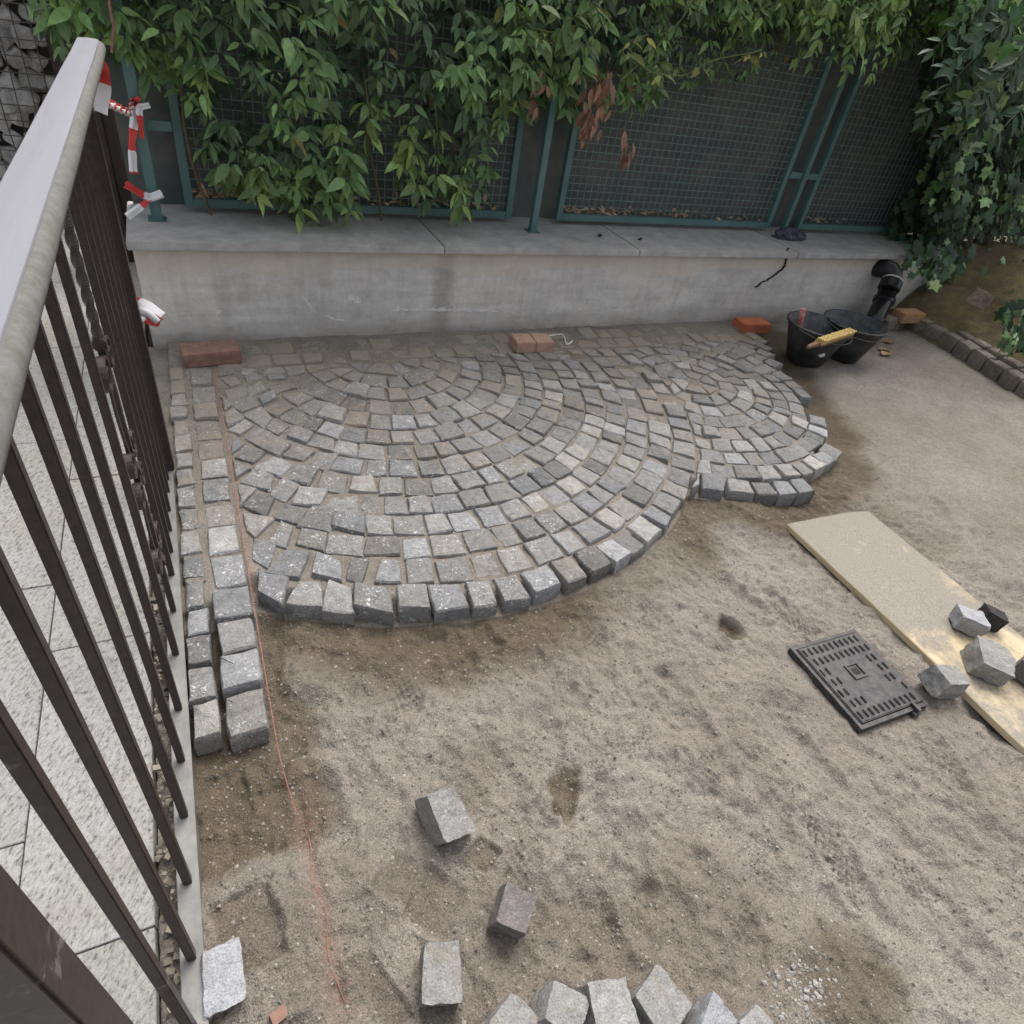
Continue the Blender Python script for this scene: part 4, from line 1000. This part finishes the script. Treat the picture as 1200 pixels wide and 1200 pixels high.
# ------------------------------------------------------------------ flower bed kerb, soil bank, rock
kerb = tag(empty('bed_kerb', (4.6, 2.4, 0)), 'row of rough grey stones edging the ivy bed', 'kerb')
kpath = [np.array(p) for p in ((4.36, 2.79), (4.68, 2.86), (4.68, 2.60), (4.60, 2.20), (4.52, 1.80), (4.46, 1.40), (4.42, 0.9))]
acc = []
for i in range(len(kpath) - 1):
    n = max(1, int(round(np.linalg.norm(kpath[i + 1] - kpath[i]) / 0.135)))
    for k in range(n):
        a = kpath[i] + (kpath[i + 1] - kpath[i]) * k / n; b_ = kpath[i] + (kpath[i + 1] - kpath[i]) * (k + 1) / n; acc.append((a, b_))
for k, (a, b_) in enumerate(acc):
    e = b_ - a; L = np.linalg.norm(e); e /= L; nn = np.array((-e[1], e[0]))
    for side, (w, zt) in enumerate(((0.10, 0.080), (0.085, 0.10))):
        if side == 1 and k < 4: continue
        off = nn * (0.0 if side == 0 else 0.097)
        Q = ccw([a + off, b_ + off, b_ + off + nn * w, a + off + nn * w])
        V, F, A = stone_mesh(Q, zt + cr.normal(0, 0.006), 0.15, cr, 0.012, crown=0.006, tilt=0.05)
        mk('kerb_stone', V, F, MAT['cobble'], kerb, True, 35, {'tint': ('FLOAT_COLOR', [stone_tint(cr) * (0.62, 0.6, 0.55, 1)] * len(V)), 'dust': ('FLOAT', [0.6] * len(V)), 'lime': ('FLOAT', [0.1] * len(V))})
nx, ny = 70, 70; V = []; F = []
for i in range(nx + 1):
    for j in range(ny + 1):
        x = 4.55 + 3.4 * i / nx; y = 0.3 + 2.85 * j / ny
        dx = x - (4.46 + 0.10 * sstep(1.2, 2.6, np.array(y)))
        z = 0.045 + 0.55 * float(sstep(0.15, 1.15, np.array(dx + 0.45 * (y - 2.6)))) * 0.85 + 0.05 * mnoise.noise(Vector((x * 5, y * 5, 0))) + 0.02 * mnoise.noise(Vector((x * 18, y * 18, 0)))
        if dx < 0.22: z = min(z, 0.045)
        if dx < 0.13: z = -0.12
        V.append((x, y, z))
for i in range(nx):
    for j in range(ny): a = i * (ny + 1) + j; F.append((a, a + ny + 1, a + ny + 2, a + 1))
mk('soil_bank', V, F, MAT['soil'], None, True)['kind'] = 'structure'
loose('rock', (1150, 347), (0.20, 0.15, 0.13), 0.4, (0.2, 0.2), 71, 'reddish brown rock on the soil bank under the ivy', cat='rock', group=None, zbase=0.24, mat=MAT['rock'])

# ------------------------------------------------------------------ gabion and gate post beyond the railing
gab = tag(empty('gabion_wall', (-1.1, 4.7, -0.02)), 'wire gabion cage filled with broken grey stones beyond the railing', 'gabion')
gr = np.random.default_rng(9)
MB().box((-1.25, 4.95, 1.0), (1.7, 0.20, 2.0)).build('core_fill', MAT['gap'], gab)
cnt = 0
for j in range(19):
    for i in range(16):
        x = -2.06 + i * 0.105 + gr.uniform(-0.02, 0.02) + 0.05 * (j % 2); z = 0.04 + j * 0.095 + gr.uniform(-0.015, 0.015)
        s = gr.uniform(0.095, 0.14)
        if x > -0.42: continue
        bm = rough_block((s, s * 0.8, s * 0.9), 100 + cnt, chip=0.3, cuts=3); R = np.array(Matrix.Rotation(gr.uniform(0, 6), 3, Vector(gr.normal(0, 1, 3)).normalized()))
        V = np.array([v.co for v in bm.verts]) @ R.T + np.array((x, 4.84 + gr.uniform(-0.02, 0.03), z)); F = [[v.index for v in f.verts] for f in bm.faces]; bm.free()
        g_ = gr.uniform(0.28, 0.60)
        mk('gabion_stone', V, F, MAT['cobble'], gab, False, None, {'tint': ('FLOAT_COLOR', [(g_, g_ * 0.98, g_ * 0.94, 1)] * len(V)), 'dust': ('FLOAT', [0.0] * len(V)), 'lime': ('FLOAT', [0.3] * len(V))}); cnt += 1
b = MB()
for x in np.arange(-2.08, -0.40, 0.075): b.tube([(x + 0.006 * math.sin(z * 9), 4.755, z) for z in np.linspace(0, 1.98, 9)], 0.003, 5)
for z in np.arange(0.0, 1.99, 0.075): b.tube([(x, 4.750, z + 0.006 * math.sin(x * 11)) for x in np.linspace(-2.08, -0.40, 9)], 0.003, 5)
tag(b.build('wire_cage', MAT['wire'], gab, True), kind='stuff')
t = tag(empty('gate_post', (-0.30, 4.2, -0.02)), 'dark brown panelled post between the gabion and the creeper', 'post')
MB().box((-0.33, 4.2, 1.05), (0.26, 0.12, 2.14)).build('post_body', MAT['brown_panel'], t, bevel=0.004)
for x in (-0.425, -0.33, -0.235): MB().box((x, 4.132, 1.05), (0.05, 0.014, 2.10)).build('rib', MAT['brown_panel'], t, bevel=0.003)

# ------------------------------------------------------------------ leaves
def leaf_template(kind):
    if kind == 'pointed':    # folded lance shaped leaf, length 1 along +Y, droop in -Z
        out = [(0, 0), (0.17, 0.22), (0.215, 0.42), (0.14, 0.72), (0, 1.0)]
        V = [(0, 0, 0), (0, 0.22, 0.0), (0, 0.42, -0.012), (0, 0.72, -0.06), (0, 1.0, -0.16)]
        for s in (-1, 1):
            for (x, y), m in zip(out[1:4], V[1:4]): V.append((s * x, y, m[2] + 0.33 * abs(x)))
        V = V[:]; F = [(0, 5, 1), (1, 5, 6, 2), (2, 6, 7, 3), (3, 7, 4), (0, 1, 8), (1, 2, 9, 8), (2, 3, 10, 9), (3, 4, 10)]
        F = [f[::-1] for f in F]
    elif kind == 'ivy':
        o = [(0, 0), (0.22, -0.10), (0.46, 0.08), (0.30, 0.30), (0.52, 0.52), (0.25, 0.58), (0, 1.0), (-0.25, 0.58), (-0.52, 0.52), (-0.30, 0.30), (-0.46, 0.08), (-0.22, -0.10)]
        V = [(0, 0.32, 0.0)] + [(x, y, -0.10 * (abs(x) * 1.2) - 0.10 * max(0, y - 0.4)) for x, y in o]
        F = [(0, 1 + (k + 1) % 12, 1 + k) for k in range(12)]; F = [f[::-1] for f in F]
    else:                    # short leaflet of a pinnate leaf
        V = [(0, 0, 0), (0.19, 0.3, 0.05), (0.17, 0.6, 0.03), (0, 1, -0.08), (-0.17, 0.6, 0.03), (-0.19, 0.3, 0.05), (0, 0.45, -0.01)]
        F = [(6, 0, 1), (6, 1, 2), (6, 2, 3), (6, 3, 4), (6, 4, 5), (6, 5, 0)]
    return np.array(V, float), F
def basis(d, up):
    d = d / np.linalg.norm(d); x = np.cross(d, up); n_ = np.linalg.norm(x)
    if n_ < 1e-4: x = np.cross(d, (1, 0, 0)); n_ = np.linalg.norm(x)
    x /= n_; z = np.cross(x, d); return np.array([x, d, z]).T
class Leaves:
    def __init__(s, kind): s.T, s.F = leaf_template(kind); s.items = []
    def add(s, p, d, up, L, tint, wide=1.0): s.items.append((np.array(p, float), basis(np.array(d, float), np.array(up, float)), L, tint, wide))
    def mesh(s, items):
        V = []; F = []; C = []; k = 0
        for p, B, L, tint, w in items:
            q = (s.T * np.array((w, 1, 1)) * L) @ B.T + p; V.append(q); F += [tuple(i + k for i in f) for f in s.F]; k += len(s.T); C += [tint] * len(s.T)
        return np.concatenate(V), F, C
    def build(s, name, mat, parent, single=0, key=None, single_name='leaf'):
        it = s.items
        if single:
            it = sorted(it, key=key); 
            for q in it[:single]:
                V, F, C = s.mesh([q]); mk(single_name, V, F, mat, parent, True, None, {'tint': ('FLOAT_COLOR', C)})
            it = it[single:]
        if it:
            V, F, C = s.mesh(it); tag(mk(name, V, F, mat, parent, True, None, {'tint': ('FLOAT_COLOR', C)}), kind='stuff')
lr = np.random.default_rng(33)
def green(base, v=0.3, yel=0.0):
    g = np.exp(lr.normal(0, v)); y = np.clip(lr.normal(yel, 0.25), 0, 1)
    return (base[0] * g * (1 + 0.9 * y), base[1] * g * (1 + 0.45 * y), base[2] * g, 1)
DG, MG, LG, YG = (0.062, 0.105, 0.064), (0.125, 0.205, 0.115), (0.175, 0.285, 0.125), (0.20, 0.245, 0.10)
# lower edge of the creeper (photo reading) taken to the plane of the fence
EDGE = [(120, 60), (150, 95), (200, 85), (230, 140), (255, 205), (300, 240), (330, 262), (412, 266), (425, 190), (450, 165), (480, 235), (520, 252), (560, 245), (580, 170), (600, 140), (640, 120), (665, 150), (690, 115), (720, 130),
        (760, 125), (800, 105), (830, 75), (870, 98), (920, 75), (960, 60), (1000, 62), (1050, 58), (1110, 60)]
EW = np.array([[gy(x, y, 3.27)[0], gy(x, y, 3.27)[2]] for x, y in EDGE])
DEN = {  # thinner zones
}
creeper = tag(empty('climbing_creeper', (1.4, 3.45, 0.42)), 'dense green climbing creeper spilling over the mesh fence', 'creeper')
lv = Leaves('pointed'); stems = MB()
def sprig(p, out, n, L, tintbase, yel=0.0, v=0.3):
    """a hand of drooping leaflets"""
    for k in range(n):
        a = (k / max(1, n - 1) - 0.5) * 2.2 + lr.normal(0, 0.15)
        d = np.array((math.sin(a) * 0.9 + out[0] * 0.4, out[1] * (0.45 + 0.3 * lr.random()) + lr.normal(0, 0.12), -0.55 * math.cos(a) - 0.35 + lr.normal(0, 0.22)))
        up = np.array((lr.normal(0, 0.5), -0.75 + lr.normal(0, 0.3), 0.65 + lr.normal(0, 0.35)))
        lv.add(p + d * 0.012, d, up, L * lr.uniform(0.6, 1.45), (green(tintbase, v, yel) if lr.random() > 0.007 else (0.27, 0.19, 0.09, 1)), lr.uniform(0.6, 1.1))
N = 7600
xs = lr.uniform(-0.35, 4.5, N)
for x in xs:
    zl = np.interp(x, EW[:, 0], EW[:, 1]) + lr.normal(0, 0.03)
    zt = 2.15
    u = lr.random() ** 0.85
    z = zl + (zt - zl) * u
    hgt = z - zl
    clump = vnoise(np.array([x * 4.2 + 3]), np.array([z * 4.2 + 8]))[0]
    thin = 0.25 + 1.1 * clump
    if hgt < 0.30: thin *= 0.6 + 1.0 * hgt / 0.30
    if x < 0.05 and z < 1.0: thin *= 0.3
    if z < 0.95: thin *= 0.55 + 0.8 * (clump > 0.5)
    if 2.0 < x < 4.5 and hgt < 0.12: thin *= 0.7
    if lr.random() > thin: continue
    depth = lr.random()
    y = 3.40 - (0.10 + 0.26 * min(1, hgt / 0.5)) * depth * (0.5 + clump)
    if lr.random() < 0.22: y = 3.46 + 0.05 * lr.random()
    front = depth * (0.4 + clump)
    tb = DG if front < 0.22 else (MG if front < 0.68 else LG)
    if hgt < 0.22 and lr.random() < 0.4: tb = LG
    yel = -0.12 + 0.32 * float(sstep(1.7, 2.4, np.array(x))) * (lr.random() < 0.6)
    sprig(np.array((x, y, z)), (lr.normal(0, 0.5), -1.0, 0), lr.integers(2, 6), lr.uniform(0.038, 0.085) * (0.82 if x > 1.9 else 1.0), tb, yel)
# hanging tendrils with bright tips
for (px, py, py2) in [(430, 140, 165), (395, 165, 180), (300, 215, 235), (512, 170, 215), (540, 225, 250), (410, 215, 255), (350, 210, 255), (480, 165, 190), (235, 95, 118), (490, 200, 225), (590, 120, 135), (470, 185, 200)]:
    a = gy(px, py - 25, 3.24); e = gy(px, py2 - 12, 3.20)
    MB().tube([a + np.array((0, 0.04, 0.06)), (a + e) / 2 + np.array((0.01, 0, 0)), e], 0.003, 5).build('tendril', MAT['green_stem'], creeper, True)
    for t in np.linspace(0.1, 1, 3): sprig(a * (1 - t) + e * t, (0, -1, 0), 4, 0.075, LG, 0.35)
# whip shoots over the right hand panel
for pts in [[(600, 60), (650, 45), (690, 35), (706, -10)], [(735, 55), (760, 85), (800, 90), (835, 70), (890, 60)], [(727, 95), (770, 55), (805, 15), (815, -5)], [(860, 75), (880, 62), (893, 58)], [(590, -5), (597, 40), (600, 90), (612, 128)],
            [(615, 30), (650, 40), (690, 5)], [(760, 40), (735, 50), (728, 65), (745, 75)]]:
    P = [gy(x, y, 3.10 + 0.02 * k) for k, (x, y) in enumerate(pts)]
    Q = []
    for i in range(len(P) - 1):
        for t in np.linspace(0, 1, 6)[:-1]: Q.append(P[i] * (1 - t) + P[i + 1] * t)
    Q.append(P[-1]); Q = [Q[0]] + [(Q[i - 1] + Q[i] * 2 + Q[i + 1]) / 4 for i in range(1, len(Q) - 1)] + [Q[-1]]
    o = MB().tube(Q, 0.0032, 5).build('shoot', MAT['green_stem'], creeper, True)
    for q in Q[1::3]:
        if lr.random() < 0.65: sprig(q, (0, -1, 0), 2, 0.055, YG, 0.4)
# woody stems climbing behind
for x0 in np.linspace(0.1, 4.3, 12):
    z = 0.46; P = []
    while z < 2.0: P.append((x0 + 0.05 * math.sin(z * 5 + x0 * 7), 3.40 + 0.02 * math.sin(z * 7), z)); z += 0.12
    if x0 > 0.9: P = [p for p in P if p[2] > np.interp(p[0], EW[:, 0], EW[:, 1]) - 0.05]
    if len(P) > 2: MB().tube(P, 0.006, 6).build('stem', MAT['stem'], creeper, True)
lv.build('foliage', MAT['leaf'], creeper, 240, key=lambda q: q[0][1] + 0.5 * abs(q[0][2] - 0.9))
# withered bunches
dl = Leaves('pointed')
for (px, py, n, sp) in [(700, 118, 26, 0.05), (692, 135, 14, 0.035), (708, 95, 10, 0.04), (735, 172, 8, 0.022), (732, 150, 3, 0.012), (628, 110, 8, 0.06), (685, 92, 5, 0.04)]:
    c = gy(px, py, 3.14)
    for k in range(n):
        g = lr.uniform(0.6, 1.25); dl.add(c + np.array((lr.normal(0, sp * 0.6), lr.normal(0, 0.03), lr.normal(0.0, sp))), (lr.normal(0, 0.35), lr.normal(-0.1, 0.3), -1), (lr.normal(0, 0.6), -1, 0.2), lr.uniform(0.06, 0.10), (0.30 * g, 0.165 * g, 0.115 * g, 1), 0.75)
dl.build('withered_leaves', MAT['dead'], creeper, 50, key=lambda q: q[0][1], single_name='withered_leaf')
# dead leaf litter caught on the bottom rails
dl2 = Leaves('pointed')
for (xa, xb, n) in ((0.06, 0.55, 60), (0.55, 1.6, 45), (1.97, 2.35, 40), (2.35, 3.5, 45), (3.95, 4.3, 14)):
    for k in range(n):
        g = lr.uniform(0.5, 1.3); dl2.add((lr.uniform(xa, xb), FY + 0.004 + lr.uniform(0, 0.045), 0.522 + abs(lr.normal(0, 0.014))), (lr.normal(0, 1), lr.normal(0, 0.4), lr.normal(0, 0.3)), (0, -0.5, 1), lr.uniform(0.03, 0.06), (0.58 * g, 0.38 * g, 0.26 * g, 1))
V, F, C = dl2.mesh(dl2.items); tag(mk('dead_leaf_litter', V, F, MAT['dead'], None, True, None, {'tint': ('FLOAT_COLOR', C)}), 'dry orange brown leaf litter caught behind the lower fence rails', 'leaf litter', kind='stuff')
# pinnate leaved tree of heaven style sprays
def pinnate(name, label, sprays, tint, L, cat='branch'):
    t = tag(empty(name, sprays[0][0]), label, cat); lf = Leaves('leaflet')
    for (a, d, n) in sprays:
        n0 = n; n = int(n * 1.5); a = np.array(a, float); d = np.array(d, float); d /= np.linalg.norm(d)
        side = np.cross(d, (0, -0.75, 0.65)); side /= np.linalg.norm(side)
        P = [a + d * L * 1.2 * n0 / 7 * s + np.array((0, 0, -0.10 * s * s)) for s in np.linspace(0, 1, 8)]
        MB().tube(P, [0.0026 - 0.0018 * s for s in np.linspace(0, 1, 8)], 5).build('leaf_stalk', MAT['green_stem'], t, True)
        for k in range(n):
            s = (k + 0.8) / n; p = a + d * L * 1.2 * n0 / 7 * s + np.array((0, 0, -0.10 * s * s))
            for sg in (-1, 1):
                if lr.random() < 0.16: continue
                dd = side * sg + d * lr.uniform(0.25, 0.9) + np.array((0, -0.15, lr.uniform(-0.7, -0.1))) + lr.normal(0, 0.16, 3)
                lf.add(p, dd, np.array((0, -0.7, 0.7)) + lr.normal(0, 0.4, 3), L * 0.36 * lr.uniform(0.65, 1.2) * (1.1 - 0.35 * s), green(tint, 0.18, 0.15))
        lf.add(p, d + np.array((0, 0, -0.4)), (0, -0.7, 0.7), L * 0.28, green(tint, 0.18, 0.15))
    lf.build('leaflet_mass', MAT['leaf'], t, 150, key=lambda q: q[0][1], single_name='leaflet')
pinnate('tree_branch', 'bright green feather leaved branch hanging over the braced fence post',
        [(gy(1010, -30, 3.05), (0.35, -0.1, -0.9), 7), (gy(985, -25, 3.05), (-0.1, -0.1, -1), 6), (gy(1045, -20, 3.0), (0.3, -0.1, -0.9), 7), (gy(1000, 5, 3.0), (0.8, -0.1, -0.5), 6), (gy(1030, -30, 3.1), (0.0, -0.1, -1.0), 8), (gy(960, -30, 3.1), (0.2, 0, -1), 6), (gy(1075, -25, 3.1), (0.1, 0, -1), 6)], LG, 0.235)
pinnate('tree_branch', 'dark bluish green feather leaved branch above the ivy',
        [(gy(1190, 20, 2.7), (-0.9, -0.1, -0.35), 8), (gy(1200, 75, 2.65), (-0.9, -0.1, -0.25), 8), (gy(1205, 120, 2.6), (-0.8, -0.2, -0.5), 7), (gy(1170, -15, 2.8), (-0.8, -0.1, -0.5), 7), (gy(1215, 40, 2.6), (-0.7, -0.2, -0.7), 7), (gy(1150, 60, 2.8), (-0.7, 0, -0.8), 6), (gy(1180, 90, 2.75), (-0.8, 0, -0.6), 7)], (0.05, 0.10, 0.062), 0.30)
# ivy mass
ivy = tag(empty('ivy', (5.3, 2.9, 0.3)), 'dark green lobed ivy covering the fence end and soil bank', 'ivy')
iv = Leaves('ivy')
MB().tube([(5.75, 3.3, 0.3), (5.7, 3.3, 1.0), (5.8, 3.35, 2.2)], [0.06, 0.05, 0.035], 10).build('trunk', MAT['stem'], ivy, True)
IVE = [(1068, 320), (1072, 260), (1085, 200), (1090, 150), (1088, 110), (1100, 60), (1105, 0)]     # left edge
k = 0
while k < 4600:
    px = lr.uniform(1060, 1260); py = lr.uniform(-60, 420)
    ed = np.interp(py, [0, 60, 110, 150, 185, 215, 255, 300, 330, 420], [1098, 1092, 1085, 1082, 1072, 1082, 1078, 1066, 1080, 1160])
    e = px - ed + lr.normal(0, 6)
    k += 1
    if e < 0: continue
    if 1105 < px < 1178 and 318 < py < 430: continue
    if 1130 < px and 268 < py < 335 and lr.random() < 0.93: continue
    if py > 335 and px < 1168 + (py - 335) * 0.12: continue
    if py > 408: continue
    cl_ = vnoise(np.array([px / 26.0]), np.array([py / 26.0]))[0]
    if lr.random() > 0.35 + cl_: continue
    dep = lr.random()
    yy = 3.38 - min(1, e / 50) * (0.25 + 0.45 * cl_) * dep - 0.12 * min(1, e / 30)
    if py > 300: yy = 2.75 - (py - 300) / 120 * 0.45 + lr.normal(0, 0.03)
    p = gy(px, py, yy)
    if py > 330: p = gz(px, py, 0.30 + lr.normal(0, 0.03))
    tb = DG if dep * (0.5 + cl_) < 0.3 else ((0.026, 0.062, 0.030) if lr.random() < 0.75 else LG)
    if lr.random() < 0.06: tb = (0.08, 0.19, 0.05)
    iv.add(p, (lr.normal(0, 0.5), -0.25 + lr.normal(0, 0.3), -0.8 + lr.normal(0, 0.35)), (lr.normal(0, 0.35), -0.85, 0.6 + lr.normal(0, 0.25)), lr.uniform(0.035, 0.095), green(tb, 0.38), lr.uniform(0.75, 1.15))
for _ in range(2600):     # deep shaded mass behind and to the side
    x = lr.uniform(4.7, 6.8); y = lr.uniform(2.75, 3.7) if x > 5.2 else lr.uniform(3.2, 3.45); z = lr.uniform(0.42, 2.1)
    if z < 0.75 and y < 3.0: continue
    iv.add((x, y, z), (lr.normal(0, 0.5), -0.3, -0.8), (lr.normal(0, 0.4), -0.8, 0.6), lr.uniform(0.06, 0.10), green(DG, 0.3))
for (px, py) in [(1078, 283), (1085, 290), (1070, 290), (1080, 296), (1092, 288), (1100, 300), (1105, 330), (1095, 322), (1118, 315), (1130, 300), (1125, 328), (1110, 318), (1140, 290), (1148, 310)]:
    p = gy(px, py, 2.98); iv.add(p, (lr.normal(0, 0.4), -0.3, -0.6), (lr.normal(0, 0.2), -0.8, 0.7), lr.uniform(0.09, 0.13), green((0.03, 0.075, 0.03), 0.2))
iv.build('foliage', MAT['ivy'], ivy, 240, key=lambda q: q[0][1] * 1.0 + 0.1 * abs(q[0][0] - 4.6))

# fallen leaves by the buckets
for i, (px, py, lab) in enumerate([(1029, 410, 'curled tan fallen leaf on the sand nearest the bucket base'), (1036, 402, 'flat brown fallen leaf on the sand against the kerb stones'), (1034, 417, 'large pale fallen leaf lying furthest from the kerb stones')]):
    p = gz(px, py, -0.012); L = (0.09, 0.10, 0.12)[i]
    T, Fc = leaf_template('pointed'); B = basis(np.array((0.9, -0.3 + 0.3 * i, 0.05)), np.array((0, 0.1, 1)))
    V = (T * np.array((1.3, 1, 1)) * L) @ B.T
    o = mk('fallen_leaf', V, Fc, MAT['dead'], None, True, None, {'tint': ('FLOAT_COLOR', [((0.42, 0.27, 0.13, 1), (0.33, 0.17, 0.09, 1), (0.50, 0.33, 0.17, 1))[i]] * len(T))})
    o.location = (p[0], p[1], sz(p[0], p[1]) + 0.013); tag(o, lab, 'leaf', 'fallen leaves by the buckets')
# cloth and clods on the coping
bm = bmesh.new(); bmesh.ops.create_icosphere(bm, subdivisions=4, radius=1.0)
for v in bm.verts:
    p = v.co.copy(); f = 1 + 0.35 * mnoise.noise(p * 2.3) + 0.28 * (1 - abs(mnoise.noise(p * 4.5)) * 2) * 0.6
    v.co = Vector((p.x * 0.115 * f, p.y * 0.055 * f, max(-0.012, p.z * 0.045 * f)))
c = gz(921, 276, 0.475)
me = bpy.data.meshes.new('cloth'); bm.to_mesh(me); bm.free(); me.polygons.foreach_set('use_smooth', [True] * len(me.polygons))
o = link('crumpled_cloth', me, MAT['dark_cloth']); o.location = (c[0] + 0.03, c[1] - 0.01, 0.472); tag(o, 'crumpled dark bluish cloth lying on the coping below the braced post', 'cloth')
for (px, py, lab, s) in ((703, 277, 'small upright black clod on the coping nearer the slim post', 0.018), (750, 281, 'flat round black clod on the coping nearer the braced post', 0.022)):
    bm = rough_block((s * 1.5, s, s), int(px), chip=0.5, cuts=3); V = [v.co.copy() for v in bm.verts]; F = [[v.index for v in f.verts] for f in bm.faces]; bm.free()
    c = gz(px, py, 0.462); o = mk('tar_clod', V, F, MAT['pipe'], None, True, 40); o.location = (c[0], c[1], 0.46 + s * 0.42); tag(o, lab, 'clod')

# ------------------------------------------------------------------ barrier tape
def ribbon(paths, label, w=0.05):
    t = None
    V = []; F = []; S = []
    for pts, ww, s0 in paths:
        P = [np.array(p, float) for p in pts]; Q = []
        for i in range(len(P) - 1):
            for u in np.linspace(0, 1, 25)[:-1]: Q.append(P[i] * (1 - u) + P[i + 1] * u)
        Q.append(P[-1])
        for _ in range(14): Q = [Q[0]] + [(Q[i - 1] + 2 * Q[i] + Q[i + 1]) / 4 for i in range(1, len(Q) - 1)] + [Q[-1]]
        acc = s0; k0 = len(V)
        for i, q in enumerate(Q):
            d = Q[min(i + 1, len(Q) - 1)] - Q[max(i - 1, 0)]; d /= np.linalg.norm(d) + 1e-9
            if i: acc += np.linalg.norm(Q[i] - Q[i - 1])
            n_ = np.cross(d, (0.25, -0.9, 0.35)); n_ /= np.linalg.norm(n_) + 1e-9; th = np.cross(d, n_)
            a = 0.5 * math.sin(acc * 37 + s0); n2 = n_ * math.cos(a) + th * math.sin(a); h2 = np.cross(d, n2)
            for j, e in enumerate((-1, -0.33, 0.33, 1)):
                V.append(q + n2 * e * ww / 2 + h2 * 0.006 * (1 if j % 2 else -1)); S.append(1.0 if (acc % 0.16) < 0.08 else 0.0)
        for i in range(len(Q) - 1):
            for j in range(3): a = k0 + i * 4 + j; F.append((a, a + 1, a + 5, a + 4))
    o = mk('barrier_tape', V, F, MAT['tape'], None, True, None, {'stripe': ('FLOAT', S)})
    m = o.modifiers.new('thickness', 'SOLIDIFY'); m.thickness = 0.0006
    return tag(o, label, 'tape', 'red and white barrier tape')
kn = gy(155, 119, 3.28); ra = np.array((-0.150, 2.085, 1.14))
rb = np.array((-0.158, 2.10, 1.09))
ribbon([([(-0.172, 2.075, 1.20), (-0.142, 2.10, 1.165), (-0.150, 2.105, 1.12), (-0.166, 2.10, 1.075)], 0.055, 0.0), ([(-0.166, 2.098, 1.10), (-0.148, 2.16, 1.09), kn + np.array((0.0, -0.35, 0.02)), kn], 0.022, 0.05),
        ([kn + np.array((0.03, -0.03, 0.02)), kn, kn + np.array((-0.005, -0.03, -0.06)), kn + np.array((-0.03, -0.04, -0.14)), kn + np.array((-0.045, -0.04, -0.25))], 0.028, 0.02), ([kn + np.array((0.06, -0.03, 0.0)), kn + np.array((0.02, -0.035, -0.01)), kn + np.array((0.01, -0.035, -0.12))], 0.02, 0.09)],
       'red and white barrier tape knotted from the handrail end to the fence post')
k2 = gy(176, 232, 3.265)
ribbon([([k2 + np.array((-0.08, -0.04, 0.06)), k2 + np.array((-0.03, -0.02, 0.02)), k2, k2 + np.array((0.05, 0, 0.02))], 0.03, 0.0), ([k2, k2 + np.array((-0.04, -0.02, -0.03)), k2 + np.array((-0.10, -0.03, -0.07))], 0.026, 0.03)],
       'short red and white tape knot low on the fence post')
k3 = np.array((-0.172, 2.10, 0.555))
ribbon([([k3 + np.array((-0.035, -0.01, 0.045)), k3 + np.array((0.0, 0.012, 0.02)), k3 + np.array((0.03, 0.02, 0.0)), k3 + np.array((0.055, 0.02, -0.03))], 0.045, 0.03), ([k3 + np.array((-0.03, -0.01, -0.01)), k3 + np.array((0.01, 0.014, -0.015)), k3 + np.array((0.05, 0.02, -0.045))], 0.04, 0.105)],
       'crumpled red and white tape scrap on the railing end post')
pr_ = [gy(131, 62, 3.15), gy(133, 30, 3.15), gy(128, 5, 3.15), gy(129, -40, 3.15)]
tag(MB().tube(pr_, 0.0045, 6).build('red_cord', MAT['string'], None, True), 'thin red cord hanging among the leaves above the handrail end', 'cord')

scene.render.engine = 'CYCLES'
